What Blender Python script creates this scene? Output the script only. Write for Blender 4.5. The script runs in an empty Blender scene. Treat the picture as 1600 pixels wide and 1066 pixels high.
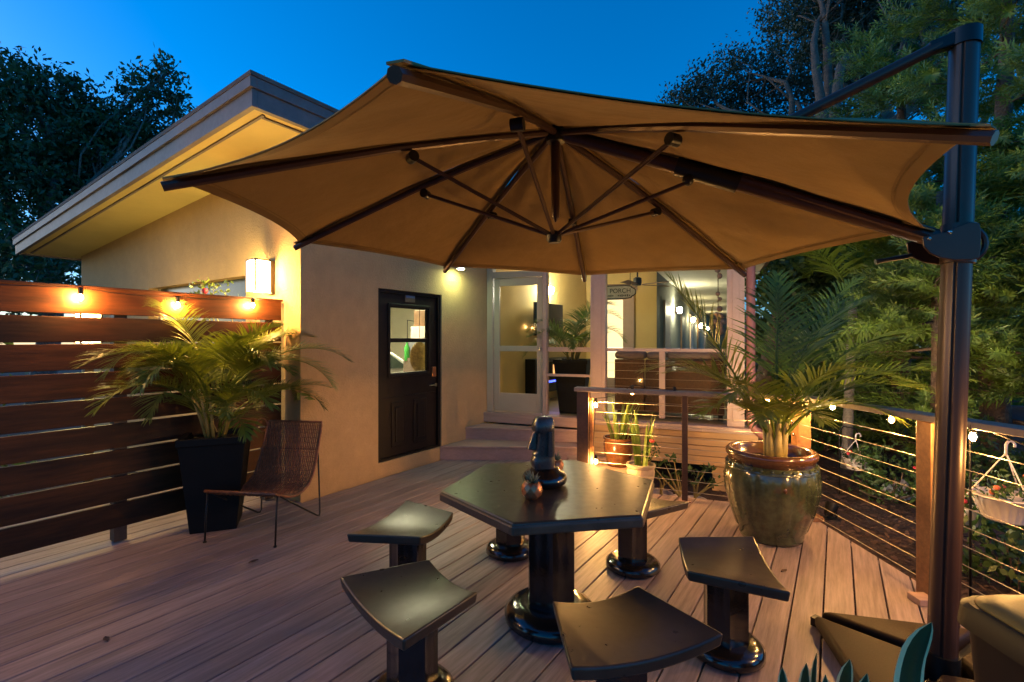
import bpy, math, random
import numpy as np
from mathutils import Vector, Matrix
PI = math.pi
random.seed(7); RNG = np.random.default_rng(7)
scene = bpy.context.scene
COL = scene.collection

# ------------------------------------------------------------------ camera
F, HY, H = 764.0, 530.0, 1.6            # focal length in photo pixels, horizon row, eye height
cam_d = bpy.data.cameras.new('camera'); cam = bpy.data.objects.new('camera', cam_d); COL.objects.link(cam)
cam.location = (0, 0, H); cam.rotation_euler = (PI/2, 0, 0)
cam_d.sensor_width = 36.0; cam_d.lens = F/1600*36.0; cam_d.shift_y = -3.0/1600
cam_d.clip_start = 0.05; cam_d.clip_end = 600
scene.camera = cam
# ------------------------------------------------------------------ sky and sun (after sunset)
world = bpy.data.worlds.new('World'); scene.world = world; world.use_nodes = True
nt = world.node_tree; nt.nodes.clear()
out = nt.nodes.new('ShaderNodeOutputWorld'); bg = nt.nodes.new('ShaderNodeBackground')
sky = nt.nodes.new('ShaderNodeTexSky'); sky.sky_type = 'NISHITA'; sky.sun_disc = False
SUN_EL, SUN_ROT = math.radians(8.0), math.radians(285)
sky.sun_elevation = SUN_EL; sky.sun_rotation = SUN_ROT
sky.air_density = 1.0; sky.dust_density = 0.8; sky.ozone_density = 6.0
hsv = nt.nodes.new('ShaderNodeHueSaturation'); hsv.inputs['Saturation'].default_value = 1.15
nt.links.new(sky.outputs[0], hsv.inputs['Color']); nt.links.new(hsv.outputs[0], bg.inputs['Color'])
bg.inputs['Strength'].default_value = 0.15
nt.links.new(bg.outputs[0], out.inputs['Surface'])
sd = bpy.data.lights.new('sun', 'SUN'); sd.energy = 0.03; sd.angle = math.radians(20); sd.color = (1, .8, .65)
so = bpy.data.objects.new('sun', sd); COL.objects.link(so)
so.rotation_euler = Vector((math.sin(SUN_ROT)*math.cos(SUN_EL), math.cos(SUN_ROT)*math.cos(SUN_EL), math.sin(SUN_EL))).to_track_quat('Z', 'Y').to_euler()
scene.view_settings.view_transform = 'Standard'; scene.view_settings.look = 'None'
scene.view_settings.exposure = 1.2; scene.view_settings.gamma = 1.0
scene.render.engine = 'CYCLES'
scene.render.resolution_x, scene.render.resolution_y = 1024, 682

# ------------------------------------------------------------------ pixel -> place
def G(px, py, z=0.0):
    "point of the level plane z that the photo shows at this pixel"
    y = F*(H-z)/(py-HY); return Vector(((px-800)/F*y, y, z))
def D(px, py, y):
    "point at depth y along this pixel's direction"
    return Vector(((px-800)/F*y, y, H-(py-HY)/F*y))
U = Vector((.5537, .8327, 0)); V = Vector((.8327, -.5537, 0))      # deck boards / across them
C0 = Vector((-2.08, 4.81, 0))                                       # house corner on the deck
def W(s, t, z): return C0 - V*s + U*t + Vector((0, 0, z))          # house frame
J = C0 + U*3.09
P_ = Vector((.925, -.38, 0)); Q_ = Vector((.38, .925, 0))
def PO(a, b, z): return J + P_*a + Q_*b + Vector((0, 0, z))        # porch frame: along facade, into the porch
def pa(px, b=0.0):
    r = (px-800)/F; o = J + Q_*b
    return (r*o.y-o.x)/(P_.x-r*P_.y)
def wt(px):
    r = (px-800)/F; return (r*C0.y-C0.x)/(U.x-r*U.y)
def ws(px):
    r = (px-800)/F; return (C0.x-r*C0.y)/(V.x-r*V.y)
UA = math.atan2(U.y, U.x); PA = math.atan2(P_.y, P_.x)

# ------------------------------------------------------------------ materials
def lin(c): return tuple(c)+(1.0,)
MATS = {}
def M(name, col, rough=.6, metal=0.0, var=None, bump=None, grain=None, rand=0.0, spec=.5, coat=0.0, emit=None, es=0.0,
      trans=0.0, alpha=1.0, sub=None, streak=None):
    m = bpy.data.materials.new(name); m.use_nodes = True; n = m.node_tree; b = n.nodes['Principled BSDF']
    b.inputs['Base Color'].default_value = lin(col); b.inputs['Roughness'].default_value = rough
    b.inputs['Metallic'].default_value = metal; b.inputs['Specular IOR Level'].default_value = spec
    b.inputs['Coat Weight'].default_value = coat; b.inputs['Transmission Weight'].default_value = trans
    if coat: b.inputs['Coat Roughness'].default_value = .12
    if emit: b.inputs['Emission Color'].default_value = lin(emit); b.inputs['Emission Strength'].default_value = es
    tc = n.nodes.new('ShaderNodeTexCoord'); vec = tc.outputs['Object']
    oi = n.nodes.new('ShaderNodeObjectInfo')
    if rand or grain:
        add = n.nodes.new('ShaderNodeVectorMath'); add.operation = 'ADD'
        sc = n.nodes.new('ShaderNodeVectorMath'); sc.operation = 'SCALE'; sc.inputs[0].default_value = (37, 53, 19)
        n.links.new(oi.outputs['Random'], sc.inputs['Scale']); n.links.new(vec, add.inputs[0]); n.links.new(sc.outputs[0], add.inputs[1])
        vec = add.outputs[0]
    if grain:
        ang, stretch = grain
        r1 = n.nodes.new('ShaderNodeMapping'); r1.inputs['Rotation'].default_value = (0, 0, -ang)
        r2 = n.nodes.new('ShaderNodeMapping'); r2.inputs['Scale'].default_value = (1.0/stretch, 1, 1)
        n.links.new(vec, r1.inputs['Vector']); n.links.new(r1.outputs[0], r2.inputs['Vector']); vec = r2.outputs[0]
    colsock = None
    if var:
        cur = None
        for i, (s, lo, hi) in enumerate(var if isinstance(var, list) else [var]):
            nz = n.nodes.new('ShaderNodeTexNoise'); nz.inputs['Scale'].default_value = s; nz.inputs['Detail'].default_value = 6
            nz.inputs['Roughness'].default_value = .65
            n.links.new(vec, nz.inputs['Vector'])
            mr = n.nodes.new('ShaderNodeMapRange'); mr.inputs['From Min'].default_value = .3; mr.inputs['From Max'].default_value = .7
            mr.inputs['To Min'].default_value = lo; mr.inputs['To Max'].default_value = hi
            n.links.new(nz.outputs['Fac'], mr.inputs['Value'])
            if cur is None: cur = mr.outputs[0]
            else:
                mu = n.nodes.new('ShaderNodeMath'); mu.operation = 'MULTIPLY'; n.links.new(cur, mu.inputs[0]); n.links.new(mr.outputs[0], mu.inputs[1]); cur = mu.outputs[0]
        if rand:
            mr = n.nodes.new('ShaderNodeMapRange'); mr.inputs['To Min'].default_value = 1-rand; mr.inputs['To Max'].default_value = 1+rand
            n.links.new(oi.outputs['Random'], mr.inputs['Value'])
            mu = n.nodes.new('ShaderNodeMath'); mu.operation = 'MULTIPLY'; n.links.new(cur, mu.inputs[0]); n.links.new(mr.outputs[0], mu.inputs[1]); cur = mu.outputs[0]
        vs = n.nodes.new('ShaderNodeVectorMath'); vs.operation = 'SCALE'; vs.inputs[0].default_value = col
        n.links.new(cur, vs.inputs['Scale']); colsock = vs.outputs[0]
        if sub:      # second colour mixed in by a large noise
            c2, s2, lo2, hi2 = sub
            nz = n.nodes.new('ShaderNodeTexNoise'); nz.inputs['Scale'].default_value = s2; nz.inputs['Detail'].default_value = 5
            n.links.new(vec, nz.inputs['Vector'])
            mr = n.nodes.new('ShaderNodeMapRange'); mr.inputs['From Min'].default_value = lo2; mr.inputs['From Max'].default_value = hi2
            n.links.new(nz.outputs['Fac'], mr.inputs['Value'])
            mx = n.nodes.new('ShaderNodeMix'); mx.data_type = 'RGBA'; n.links.new(mr.outputs[0], mx.inputs['Factor'])
            n.links.new(colsock, mx.inputs[6]); mx.inputs[7].default_value = lin(c2); colsock = mx.outputs[2]
        n.links.new(colsock, b.inputs['Base Color'])
    if bump:
        s, st, dist = bump
        nz = n.nodes.new('ShaderNodeTexNoise'); nz.inputs['Scale'].default_value = s; nz.inputs['Detail'].default_value = 5
        n.links.new(vec, nz.inputs['Vector'])
        bp = n.nodes.new('ShaderNodeBump'); bp.inputs['Strength'].default_value = st; bp.inputs['Distance'].default_value = dist
        n.links.new(nz.outputs['Fac'], bp.inputs['Height']); n.links.new(bp.outputs[0], b.inputs['Normal'])
        mr = n.nodes.new('ShaderNodeMapRange'); mr.inputs['To Min'].default_value = max(.03, rough-.12); mr.inputs['To Max'].default_value = min(1, rough+.12)
        n.links.new(nz.outputs['Fac'], mr.inputs['Value']); n.links.new(mr.outputs[0], b.inputs['Roughness'])
    MATS[name] = m; return m
def leafmat(name, col, lo=.6, hi=1.5, scale=1.2, trans=.25, rough=.45):
    m = M(name, col, rough, var=[(scale, lo, hi), (scale*9, .8, 1.2)])
    n = m.node_tree; b = n.nodes['Principled BSDF']
    tr = n.nodes.new('ShaderNodeBsdfTranslucent'); tr.inputs['Color'].default_value = lin((col[0]*1.5, col[1]*1.5, col[2]*.8))
    mx = n.nodes.new('ShaderNodeMixShader'); mx.inputs[0].default_value = trans
    o = n.nodes['Material Output']; n.links.new(b.outputs[0], mx.inputs[1]); n.links.new(tr.outputs[0], mx.inputs[2]); n.links.new(mx.outputs[0], o.inputs['Surface'])
    return m
def glassmat(name, tint=(1, 1, 1), refl=.12, rough=.02):
    m = bpy.data.materials.new(name); m.use_nodes = True; n = m.node_tree; n.nodes.clear()
    o = n.nodes.new('ShaderNodeOutputMaterial'); t = n.nodes.new('ShaderNodeBsdfTransparent'); t.inputs[0].default_value = lin(tint)
    g = n.nodes.new('ShaderNodeBsdfGlossy'); g.inputs['Roughness'].default_value = rough
    mx = n.nodes.new('ShaderNodeMixShader'); fr = n.nodes.new('ShaderNodeLayerWeight'); fr.inputs['Blend'].default_value = .5
    pw = n.nodes.new('ShaderNodeMath'); pw.operation = 'POWER'; pw.inputs[1].default_value = 4
    mu = n.nodes.new('ShaderNodeMath'); mu.operation = 'MULTIPLY_ADD'; mu.inputs[1].default_value = .35; mu.inputs[2].default_value = refl
    n.links.new(fr.outputs['Facing'], pw.inputs[0]); n.links.new(pw.outputs[0], mu.inputs[0]); n.links.new(mu.outputs[0], mx.inputs[0])
    n.links.new(t.outputs[0], mx.inputs[1]); n.links.new(g.outputs[0], mx.inputs[2]); n.links.new(mx.outputs[0], o.inputs['Surface'])
    MATS[name] = m; return m
def emitmat(name, col, s):
    m = bpy.data.materials.new(name); m.use_nodes = True; n = m.node_tree; n.nodes.clear()
    o = n.nodes.new('ShaderNodeOutputMaterial'); e = n.nodes.new('ShaderNodeEmission'); e.inputs[0].default_value = lin(col); e.inputs[1].default_value = s
    n.links.new(e.outputs[0], o.inputs['Surface']); MATS[name] = m; return m

M('deck', (.30, .222, .205), .5, var=[(5, .80, 1.16), (40, .62, 1.25)], grain=(UA, 14), rand=.12, bump=(60, .25, .004), sub=((.19, .15, .145), 1.6, .52, .8))
M('step', (.37, .235, .185), .55, var=[(6, .85, 1.12), (45, .85, 1.12)], grain=(PA, 12), rand=.05, bump=(60, .2, .003))
M('fencewood', (.068, .020, .0045), .55, spec=.25, var=[(4, .45, 1.5), (30, .5, 1.4)], grain=(UA, 9), rand=.28, bump=(45, .3, .004), sub=((.012, .004, .002), 3.4, .54, .66))
M('stucco', (.47, .30, .13), .88, var=[(1.1, .88, 1.08), (9, .94, 1.05), (60, .94, 1.05)], bump=(55, .55, .012))
M('stucco_in', (.68, .50, .20), .8, var=[(2.2, .95, 1.05)], bump=(90, .2, .004))
M('soffit', (.62, .49, .18), .7, var=[(1.5, .9, 1.06)], bump=(60, .15, .003))
M('fascia', (.185, .150, .145), .6, var=[(2.5, .75, 1.12), (25, .88, 1.08)])
M('roofing', (.16, .12, .10), .9, var=[(9, .7, 1.2)], bump=(80, .5, .01))
M('trim', (.40, .29, .235), .5, var=[(3, .92, 1.06), (40, .95, 1.05)])
M('trim_lt', (.38, .31, .23), .45, var=[(3, .94, 1.05)])
M('siding', (.42, .27, .13), .6, var=[(4, .88, 1.08), (40, .92, 1.06)], grain=(PA, 10), rand=.05, bump=(60, .2, .003))
M('doordark', (.011, .006, .0045), .42, spec=.3, var=[(6, .7, 1.3)], bump=(70, .12, .002))
M('darkmetal', (.045, .026, .020), .32, metal=.5, var=[(8, .85, 1.15)])
M('polemetal', (.070, .036, .026), .34, metal=.35, var=[(6, .9, 1.1)])
M('blackmetal', (.012, .012, .012), .4, metal=.3)
M('steel', (.55, .52, .48), .25, metal=1.0)
M('chrome', (.6, .58, .55), .2, metal=1.0)
M('hem', (.19, .115, .038), .9)
M('canopy', (.255, .158, .052), .85, var=[(1.6, .82, 1.12), (9, .94, 1.05), (160, .92, 1.08)], bump=(5, .45, .035))
M('glaze_black', (.010, .008, .007), .16, var=[(12, .7, 1.3)], bump=(26, .3, .006), coat=.5)
M('slab', (.042, .030, .020), .32, var=[(5, .7, 1.3), (30, .88, 1.12)], bump=(22, .10, .003))
M('slab_edge', (.085, .050, .030), .42, var=[(9, .6, 1.4)], bump=(60, .4, .004))
M('planter_black', (.006, .006, .006), .6, spec=.18, var=[(5, .8, 1.2)], bump=(70, .06, .001))
M('soil', (.03, .02, .014), .95, var=[(30, .5, 1.5)], bump=(60, .8, .02))
M('wicker', (.19, .068, .030), .5, var=[(25, .55, 1.5), (130, .7, 1.3)], bump=(140, .5, .004))
M('glaze_green', (.045, .054, .025), .13, var=[(5, .5, 1.6), (24, .7, 1.3)], bump=(15, .22, .006), coat=.6, sub=((.10, .036, .014), 4.2, .60, .72))
M('glaze_brown', (.085, .035, .014), .2, var=[(14, .6, 1.4)], coat=.4, bump=(20, .2, .004))
M('postwood', (.26, .12, .045), .5, var=[(5, .75, 1.2), (40, .8, 1.2)], bump=(50, .2, .003))
M('postdark', (.060, .030, .018), .5, var=[(5, .75, 1.2), (40, .8, 1.2)], bump=(50, .2, .003))
M('railwood', (.25, .185, .15), .55, var=[(6, .8, 1.15), (40, .85, 1.12)], bump=(50, .2, .003))
M('cable', (.42, .37, .31), .42, metal=1.0)
M('mulch', (.040, .022, .015), .95, var=[(6, .5, 1.5), (50, .35, 1.9)], bump=(35, 1.0, .05))
M('chip', (.075, .042, .028), .9, var=[(3, .5, 1.6)])
M('bark', (.13, .085, .055), .9, var=[(5, .6, 1.3), (30, .6, 1.4)], bump=(24, .9, .03))
M('bark_oak', (.16, .13, .11), .9, var=[(5, .6, 1.3), (30, .6, 1.4)], bump=(24, .9, .03))
M('palmtrunk', (.34, .29, .23), .8, var=[(7, .6, 1.2), (50, .7, 1.2)], bump=(40, .5, .01))
M('white_pot', (.66, .58, .54), .5, var=[(6, .9, 1.06)])
M('cream_pot', (.60, .48, .30), .5, var=[(9, .7, 1.15)], bump=(40, .2, .004))
M('rock_white', (.62, .60, .58), .8, var=[(8, .8, 1.1)], bump=(30, .5, .01))
M('copper', (.42, .17, .075), .3, metal=.7, var=[(14, .75, 1.2)])
M('statue', (.035, .030, .028), .3, var=[(14, .6, 1.6)], bump=(60, .25, .003), coat=.2)
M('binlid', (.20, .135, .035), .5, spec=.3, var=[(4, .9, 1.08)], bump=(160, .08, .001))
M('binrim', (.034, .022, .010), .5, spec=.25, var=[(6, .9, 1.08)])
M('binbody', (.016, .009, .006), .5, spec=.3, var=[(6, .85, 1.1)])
M('basewt', (.028, .016, .007), .6, spec=.2, var=[(3, .85, 1.1), (120, .9, 1.1)], bump=(150, .12, .002))
M('cushion', (.20, .15, .165), .9, var=[(8, .85, 1.15)], bump=(90, .2, .004))
M('wickersofa', (.085, .036, .018), .6, var=[(40, .6, 1.4)], bump=(120, .6, .006))
M('floorwood', (.27, .21, .11), .3, var=[(6, .85, 1.1), (40, .85, 1.15)])
M('screenblack', (.006, .006, .007), .15)
M('woodbrown', (.16, .085, .04), .5, var=[(9, .7, 1.3)])
M('signface', (.52, .53, .52), .6, var=[(12, .8, 1.1)])
M('ink', (.02, .025, .03), .6)
M('greyfence', (.20, .21, .24), .8, var=[(4, .8, 1.15)])
M('bluegrey', (.13, .16, .22), .8, var=[(4, .8, 1.15)])
M('ceiling', (.72, .68, .55), .8, var=[(2, .96, 1.03)])
M('hallwall', (.20, .21, .18), .8, var=[(2, .9, 1.08)])
M('doorwhite', (.60, .45, .38), .5)
M('shell', (.42, .29, .27), .6, var=[(10, .5, 1.3)], bump=(30, .4, .01))
M('carpaint', (.55, .56, .54), .25, coat=.6)
M('carglass', (.02, .03, .025), .25, spec=.25)
M('tyre', (.015, .015, .015), .8)
M('disc', (.30, .20, .05), .6, var=[(22, .4, 1.4)], bump=(40, .6, .01))
M('green_plastic', (.05, .35, .06), .4)
M('red_flower', (.55, .035, .05), .5)
M('orange_flower', (.5, .12, .05), .5)
M('shade', (.10, .13, .12), .8)
M('downspout', (.24, .10, .085), .45, var=[(5, .9, 1.1)])
leafmat('oak_leaf', (.034, .080, .030), .5, 1.7, .7)
leafmat('oak_leaf_grey', (.040, .060, .034), .5, 1.6, .6)
leafmat('conifer', (.115, .18, .025), .40, 1.7, .9, .25)
leafmat('hedge_leaf', (.050, .095, .022), .4, 1.7, 1.5)
leafmat('palm_leaf', (.125, .165, .020), .65, 1.4, 2.2, .25, .38)
leafmat('palm_leaf_deep', (.095, .150, .014), .65, 1.4, 2.0, .3, .5)
leafmat('snake_leaf', (.10, .15, .03), .6, 1.5, 6, .1, .35)
leafmat('leaf_var_green', (.010, .050, .018), .7, 1.3, 8, .04, .45)
M('leaf_margin', (.85, .72, .36), .5)
M('palm_stem', (.26, .20, .055), .5, var=[(12, .6, 1.3)], bump=(30, .3, .004))
M('succulent', (.10, .13, .08), .5)
glassmat('glass', (.95, .97, .93), .02); glassmat('screenglass', (.90, .90, .82), .008, .05)
glassmat('globe_glass', (1.0, .93, .80), .03)
BULB = (1.0, .54, .17)
emitmat('bulb', BULB, 1650); emitmat('bulb_dim', BULB, 90)
emitmat('lantern_glass', (1.0, .72, .25), 62); emitmat('flood_lens', (.78, 1.0, .50), 170); emitmat('flood_white', (1.0, .86, .60), 1500)
emitmat('cool_lamp', (1.0, .93, .72), 200); emitmat('warm_lamp', (1.0, .86, .55), 80); emitmat('garage_lamp', (1.0, .90, .60), 55)
emitmat('flame', (.05, .08, 1.0), 3.0); emitmat('embers', (1.0, .42, .16), .9); emitmat('doorlight', (1.0, .74, .40), 1.0); emitmat('shade_glow', (1, .9, .7), 3)

# ------------------------------------------------------------------ mesh building
class B:
    def __init__(s): s.v = []; s.f = []
    def add(s, vs, fs):
        o = len(s.v); s.v += [tuple(x) for x in vs]; s.f += [tuple(i+o for i in f) for f in fs]; return s
    def box(s, c, sz, rz=0.0, rot=None):
        c = Vector(c); hx, hy, hz = sz[0]/2, sz[1]/2, sz[2]/2
        R = rot if rot is not None else Matrix.Rotation(rz, 3, 'Z')
        vs = [c + R @ Vector((x*hx, y*hy, z*hz)) for z in (-1, 1) for x, y in ((-1, -1), (1, -1), (1, 1), (-1, 1))]
        return s.add(vs, [(0, 3, 2, 1), (4, 5, 6, 7), (0, 1, 5, 4), (1, 2, 6, 5), (2, 3, 7, 6), (3, 0, 4, 7)])
    def prism(s, poly, z0, z1):
        n = len(poly)
        g = lambda z, i: z(i) if callable(z) else z
        vs = [(p[0], p[1], g(z0, i)) for i, p in enumerate(poly)] + [(p[0], p[1], g(z1, i)) for i, p in enumerate(poly)]
        a = sum(poly[i][0]*poly[(i+1) % n][1]-poly[(i+1) % n][0]*poly[i][1] for i in range(n))
        fs = [tuple(range(n-1, -1, -1)), tuple(range(n, 2*n))] + [(i, (i+1) % n, n+(i+1) % n, n+i) for i in range(n)]
        if a < 0: fs = [tuple(reversed(f)) for f in fs]
        return s.add(vs, fs)
    def hexa(s, lo, hi):
        "8-corner solid: two quads"
        return s.add(list(lo)+list(hi), [(0, 3, 2, 1), (4, 5, 6, 7), (0, 1, 5, 4), (1, 2, 6, 5), (2, 3, 7, 6), (3, 0, 4, 7)])
    def tube(s, path, r, seg=8, cap=True, prof=None, up=None):
        path = [Vector(p) for p in path]; n = len(path)
        rr = r if isinstance(r, (list, tuple)) else [r]*n
        T = []
        for i in range(n):
            d = (path[min(i+1, n-1)]-path[max(i-1, 0)])
            T.append(d.normalized() if d.length > 1e-9 else Vector((0, 0, 1)))
        ref = up or (Vector((0, 0, 1)) if abs(T[0].z) < .9 else Vector((1, 0, 0)))
        N = (ref - T[0]*ref.dot(T[0])).normalized(); vs = []
        pr = prof or [(math.cos(2*PI*k/seg), math.sin(2*PI*k/seg)) for k in range(seg)]; seg = len(pr)
        for i in range(n):
            N = (N - T[i]*N.dot(T[i])).normalized(); Bn = T[i].cross(N)
            vs += [path[i] + (N*a + Bn*b)*rr[i] for a, b in pr]
        fs = [(i*seg+k, i*seg+(k+1) % seg, (i+1)*seg+(k+1) % seg, (i+1)*seg+k) for i in range(n-1) for k in range(seg)]
        if cap: fs += [tuple(range(seg-1, -1, -1)), tuple((n-1)*seg+k for k in range(seg))]
        return s.add(vs, fs)
    def lathe(s, prof, c=(0, 0, 0), seg=32, rib=None, squash=1.0):
        c = Vector(c); n = len(prof); vs = []
        for i, (r, z) in enumerate(prof):
            for k in range(seg):
                a = 2*PI*k/seg; q = r*(1+(rib(a, i) if rib else 0))
                vs.append(c + Vector((q*math.cos(a), q*math.sin(a)*squash, z)))
        fs = [(i*seg+k, i*seg+(k+1) % seg, (i+1)*seg+(k+1) % seg, (i+1)*seg+k) for i in range(n-1) for k in range(seg)]
        fs += [tuple(range(seg-1, -1, -1)), tuple((n-1)*seg+k for k in range(seg))]
        return s.add(vs, fs)
    def sphere(s, c, r, seg=12, rings=8, sc=(1, 1, 1)):
        c = Vector(c); prof = [(max(1e-4, math.sin(PI*i/rings)), -math.cos(PI*i/rings)) for i in range(rings+1)]
        b = B(); b.lathe(prof, (0, 0, 0), seg)
        return s.add([c + Vector((v[0]*r*sc[0], v[1]*r*sc[1], v[2]*r*sc[2])) for v in b.v], b.f)
    def grid(s, fn, nu, nv):
        vs = [fn(i/nu, j/nv) for j in range(nv+1) for i in range(nu+1)]
        return s.add(vs, [(j*(nu+1)+i, j*(nu+1)+i+1, (j+1)*(nu+1)+i+1, (j+1)*(nu+1)+i) for j in range(nv) for i in range(nu)])
    def xf(s, m): s.v = [tuple(m @ Vector(v)) for v in s.v]; return s
    def mesh(s, name):
        me = bpy.data.meshes.new(name); me.from_pydata(s.v, [], s.f); me.update(); return me
def quads_mesh(name, V4):
    "V4: (N,4,3) numpy array of quads -> mesh"
    n = len(V4); me = bpy.data.meshes.new(name); me.vertices.add(n*4); me.loops.add(n*4); me.polygons.add(n)
    me.vertices.foreach_set('co', V4.reshape(-1).astype(np.float32)); me.loops.foreach_set('vertex_index', np.arange(n*4, dtype=np.int32))
    me.polygons.foreach_set('loop_start', np.arange(0, n*4, 4, dtype=np.int32)); me.polygons.foreach_set('loop_total', np.full(n, 4, dtype=np.int32))
    me.update(calc_edges=True); return me
OFF = {}
def thing(name, label, cat, loc=(0, 0, 0), rz=0.0, group=None, kind=None):
    o = bpy.data.objects.new(name, None); COL.objects.link(o); o.location = loc; o.rotation_euler = (0, 0, rz); o.empty_display_size = .1
    tag(o, label, cat, group, kind); OFF[o.name] = Vector(loc); return o
def tag(o, label=None, cat=None, group=None, kind=None):
    if label: o['label'] = label
    if cat: o['category'] = cat
    if group: o['group'] = group
    if kind: o['kind'] = kind
    return o
def part(name, b, mat, parent=None, smooth=False, bevel=0.0, local=False, label=None, kind=None, seg=2, origin=None, autosm=False):
    "one mesh object; world coordinates unless local"
    me = b if isinstance(b, bpy.types.Mesh) else b.mesh(name)
    me.materials.append(MATS[mat] if isinstance(mat, str) else mat)
    o = bpy.data.objects.new(name, me); COL.objects.link(o)
    off = Vector((0, 0, 0))
    if parent is not None:
        o.parent = parent; off = OFF.get(parent.name, off)
    elif origin is not None:
        off = Vector(origin); o.location = off
    if not local and off.length: me.transform(Matrix.Translation(-off))
    OFF[o.name] = off if not local else OFF.get(parent.name if parent else '', Vector((0, 0, 0)))
    if smooth: me.polygons.foreach_set('use_smooth', [True]*len(me.polygons))
    if smooth == 'auto':
        try: me.set_sharp_from_angle(angle=math.radians(38))
        except Exception: pass
    if bevel:
        m = o.modifiers.new('bevel', 'BEVEL'); m.width = bevel; m.segments = seg; m.limit_method = 'ANGLE'; m.angle_limit = math.radians(40)
    if label: o['label'] = label
    if kind: o['kind'] = kind
    return o
def copy_tree(o, parent=None):
    c = o.copy(); COL.objects.link(c)
    if parent is not None: c.parent = parent
    OFF[c.name] = OFF.get(o.name, Vector((0, 0, 0)))
    for ch in o.children: copy_tree(ch, c)
    return c
def clip(poly, a, b, c):
    "keep a*x+b*y<=c"
    res = []
    for i in range(len(poly)):
        p, q = poly[i], poly[(i+1) % len(poly)]; dp = a*p[0]+b*p[1]-c; dq = a*q[0]+b*q[1]-c
        if dp <= 0: res.append(p)
        if dp*dq < 0: t = dp/(dp-dq); res.append((p[0]+(q[0]-p[0])*t, p[1]+(q[1]-p[1])*t))
    return res
def halfplane(p, q):
    "left of p->q"
    dx, dy = q[0]-p[0], q[1]-p[1]; a, b = dy, -dx; return a, b, a*p[0]+b*p[1]

# ------------------------------------------------------------------ ground
gz = -.30
g = B().grid(lambda a, b: Vector((-90+180*a, -60+180*b, gz)), 4, 4)
tag(part('ground', g, 'mulch'), kind='structure')
# loose bark chips over the bed beside the deck
n = 9000
pts = np.stack([RNG.uniform(2.55, 7.5, n), RNG.uniform(1.5, 9.5, n), np.full(n, gz+.012)], 1)
a = RNG.uniform(0, 2*PI, n); L = RNG.uniform(.012, .045, n); Wd = RNG.uniform(.006, .016, n)
tx = np.stack([np.cos(a), np.sin(a), RNG.uniform(-.4, .4, n)], 1)*L[:, None]; ty = np.stack([-np.sin(a), np.cos(a), RNG.uniform(-.5, .5, n)], 1)*Wd[:, None]
tag(part('bark_chips', quads_mesh('bark_chips', np.stack([pts-tx-ty, pts+tx-ty, pts+tx+ty, pts-tx+ty], 1)), 'chip'),
    'loose brown bark chips strewn over the bed beyond the cable railing', 'bark chips', kind='stuff')

# ------------------------------------------------------------------ deck
RB0 = Vector((1.707, 4.83, 0)); RBD = Vector((.937, -.349, 0)).normalized()       # back railing line
RC = Vector((2.60, 4.40, 0)); RN = Vector((2.57, 3.02, 0)); RE = RN + (RN-RC).normalized()*2.4   # right railing
deck_poly_lim = [halfplane((2.60, 4.44), (2.66, 4.40)),]
deck = tag(bpy.data.objects.new('deck', None), kind='structure'); COL.objects.link(deck); OFF[deck.name] = Vector((0, 0, 0))
pitch, gap = .159, .0085
def lines(poly):
    return poly
Rdir = (RN-RC).normalized(); Rn = Vector((-Rdir.y, Rdir.x, 0))     # points to +x (outside)
back_off = .13
bn = Vector((-RBD.y, RBD.x, 0))                                     # away from camera
off0 = (G(1287, 938).x*V.x + G(1287, 938).y*V.y)                   # a joint seen in the photo
for k in range(-52, 24):
    v0 = off0 + k*pitch + gap/2; v1 = v0 + pitch - gap
    quad = [(V.x*v0+U.x*t, V.y*v0+U.y*t) if e == 0 else (V.x*v1+U.x*t, V.y*v1+U.y*t) for e, t in ((0, -5), (1, -5), (1, 9.5), (0, 9.5))]
    ex = RC + Rn*.10
    quad = clip(quad, Rn.x, Rn.y, Rn.x*ex.x+Rn.y*ex.y)             # right edge under the railing
    if not quad: continue
    b0 = RB0 + bn*back_off
    cv = (v0+v1)/2
    house_v = C0.x*V.x + C0.y*V.y
    if cv > house_v-.02:
        kk = bn.x*b0.x+bn.y*b0.y
        if cv < (V.x*.98+V.y*5.4): kk += 1.6                       # deck runs on to the steps left of the railing
        quad = clip(quad, bn.x, bn.y, kk)
    else:
        quad = clip(quad, U.x, U.y, U.x*C0.x+U.y*C0.y-.006)        # stops at the lamp wall
    quad = clip(quad, -V.x, -V.y, 6.4)
    quad = clip(quad, 0, -1, 1.6)
    if len(quad) < 3: continue
    part('board', B().prism(quad, -.028, 0.0), 'deck', deck, bevel=.003, seg=1)
fas = [RC+Rn*.085, RE+Rn*.085, RE+Rn*.125, RC+Rn*.125]
part('edge_board', B().prism([(p.x, p.y) for p in fas], gz+.02, -.035), 'deck', deck)
b0 = RB0+bn*(back_off-.02)
fb = [b0-RBD*1.0, b0+RBD*1.0, b0+RBD*1.0-bn*.04, b0-RBD*1.0-bn*.04]
part('edge_board', B().prism([(p.x, p.y) for p in fb], gz+.02, -.035), 'deck', deck)

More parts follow.
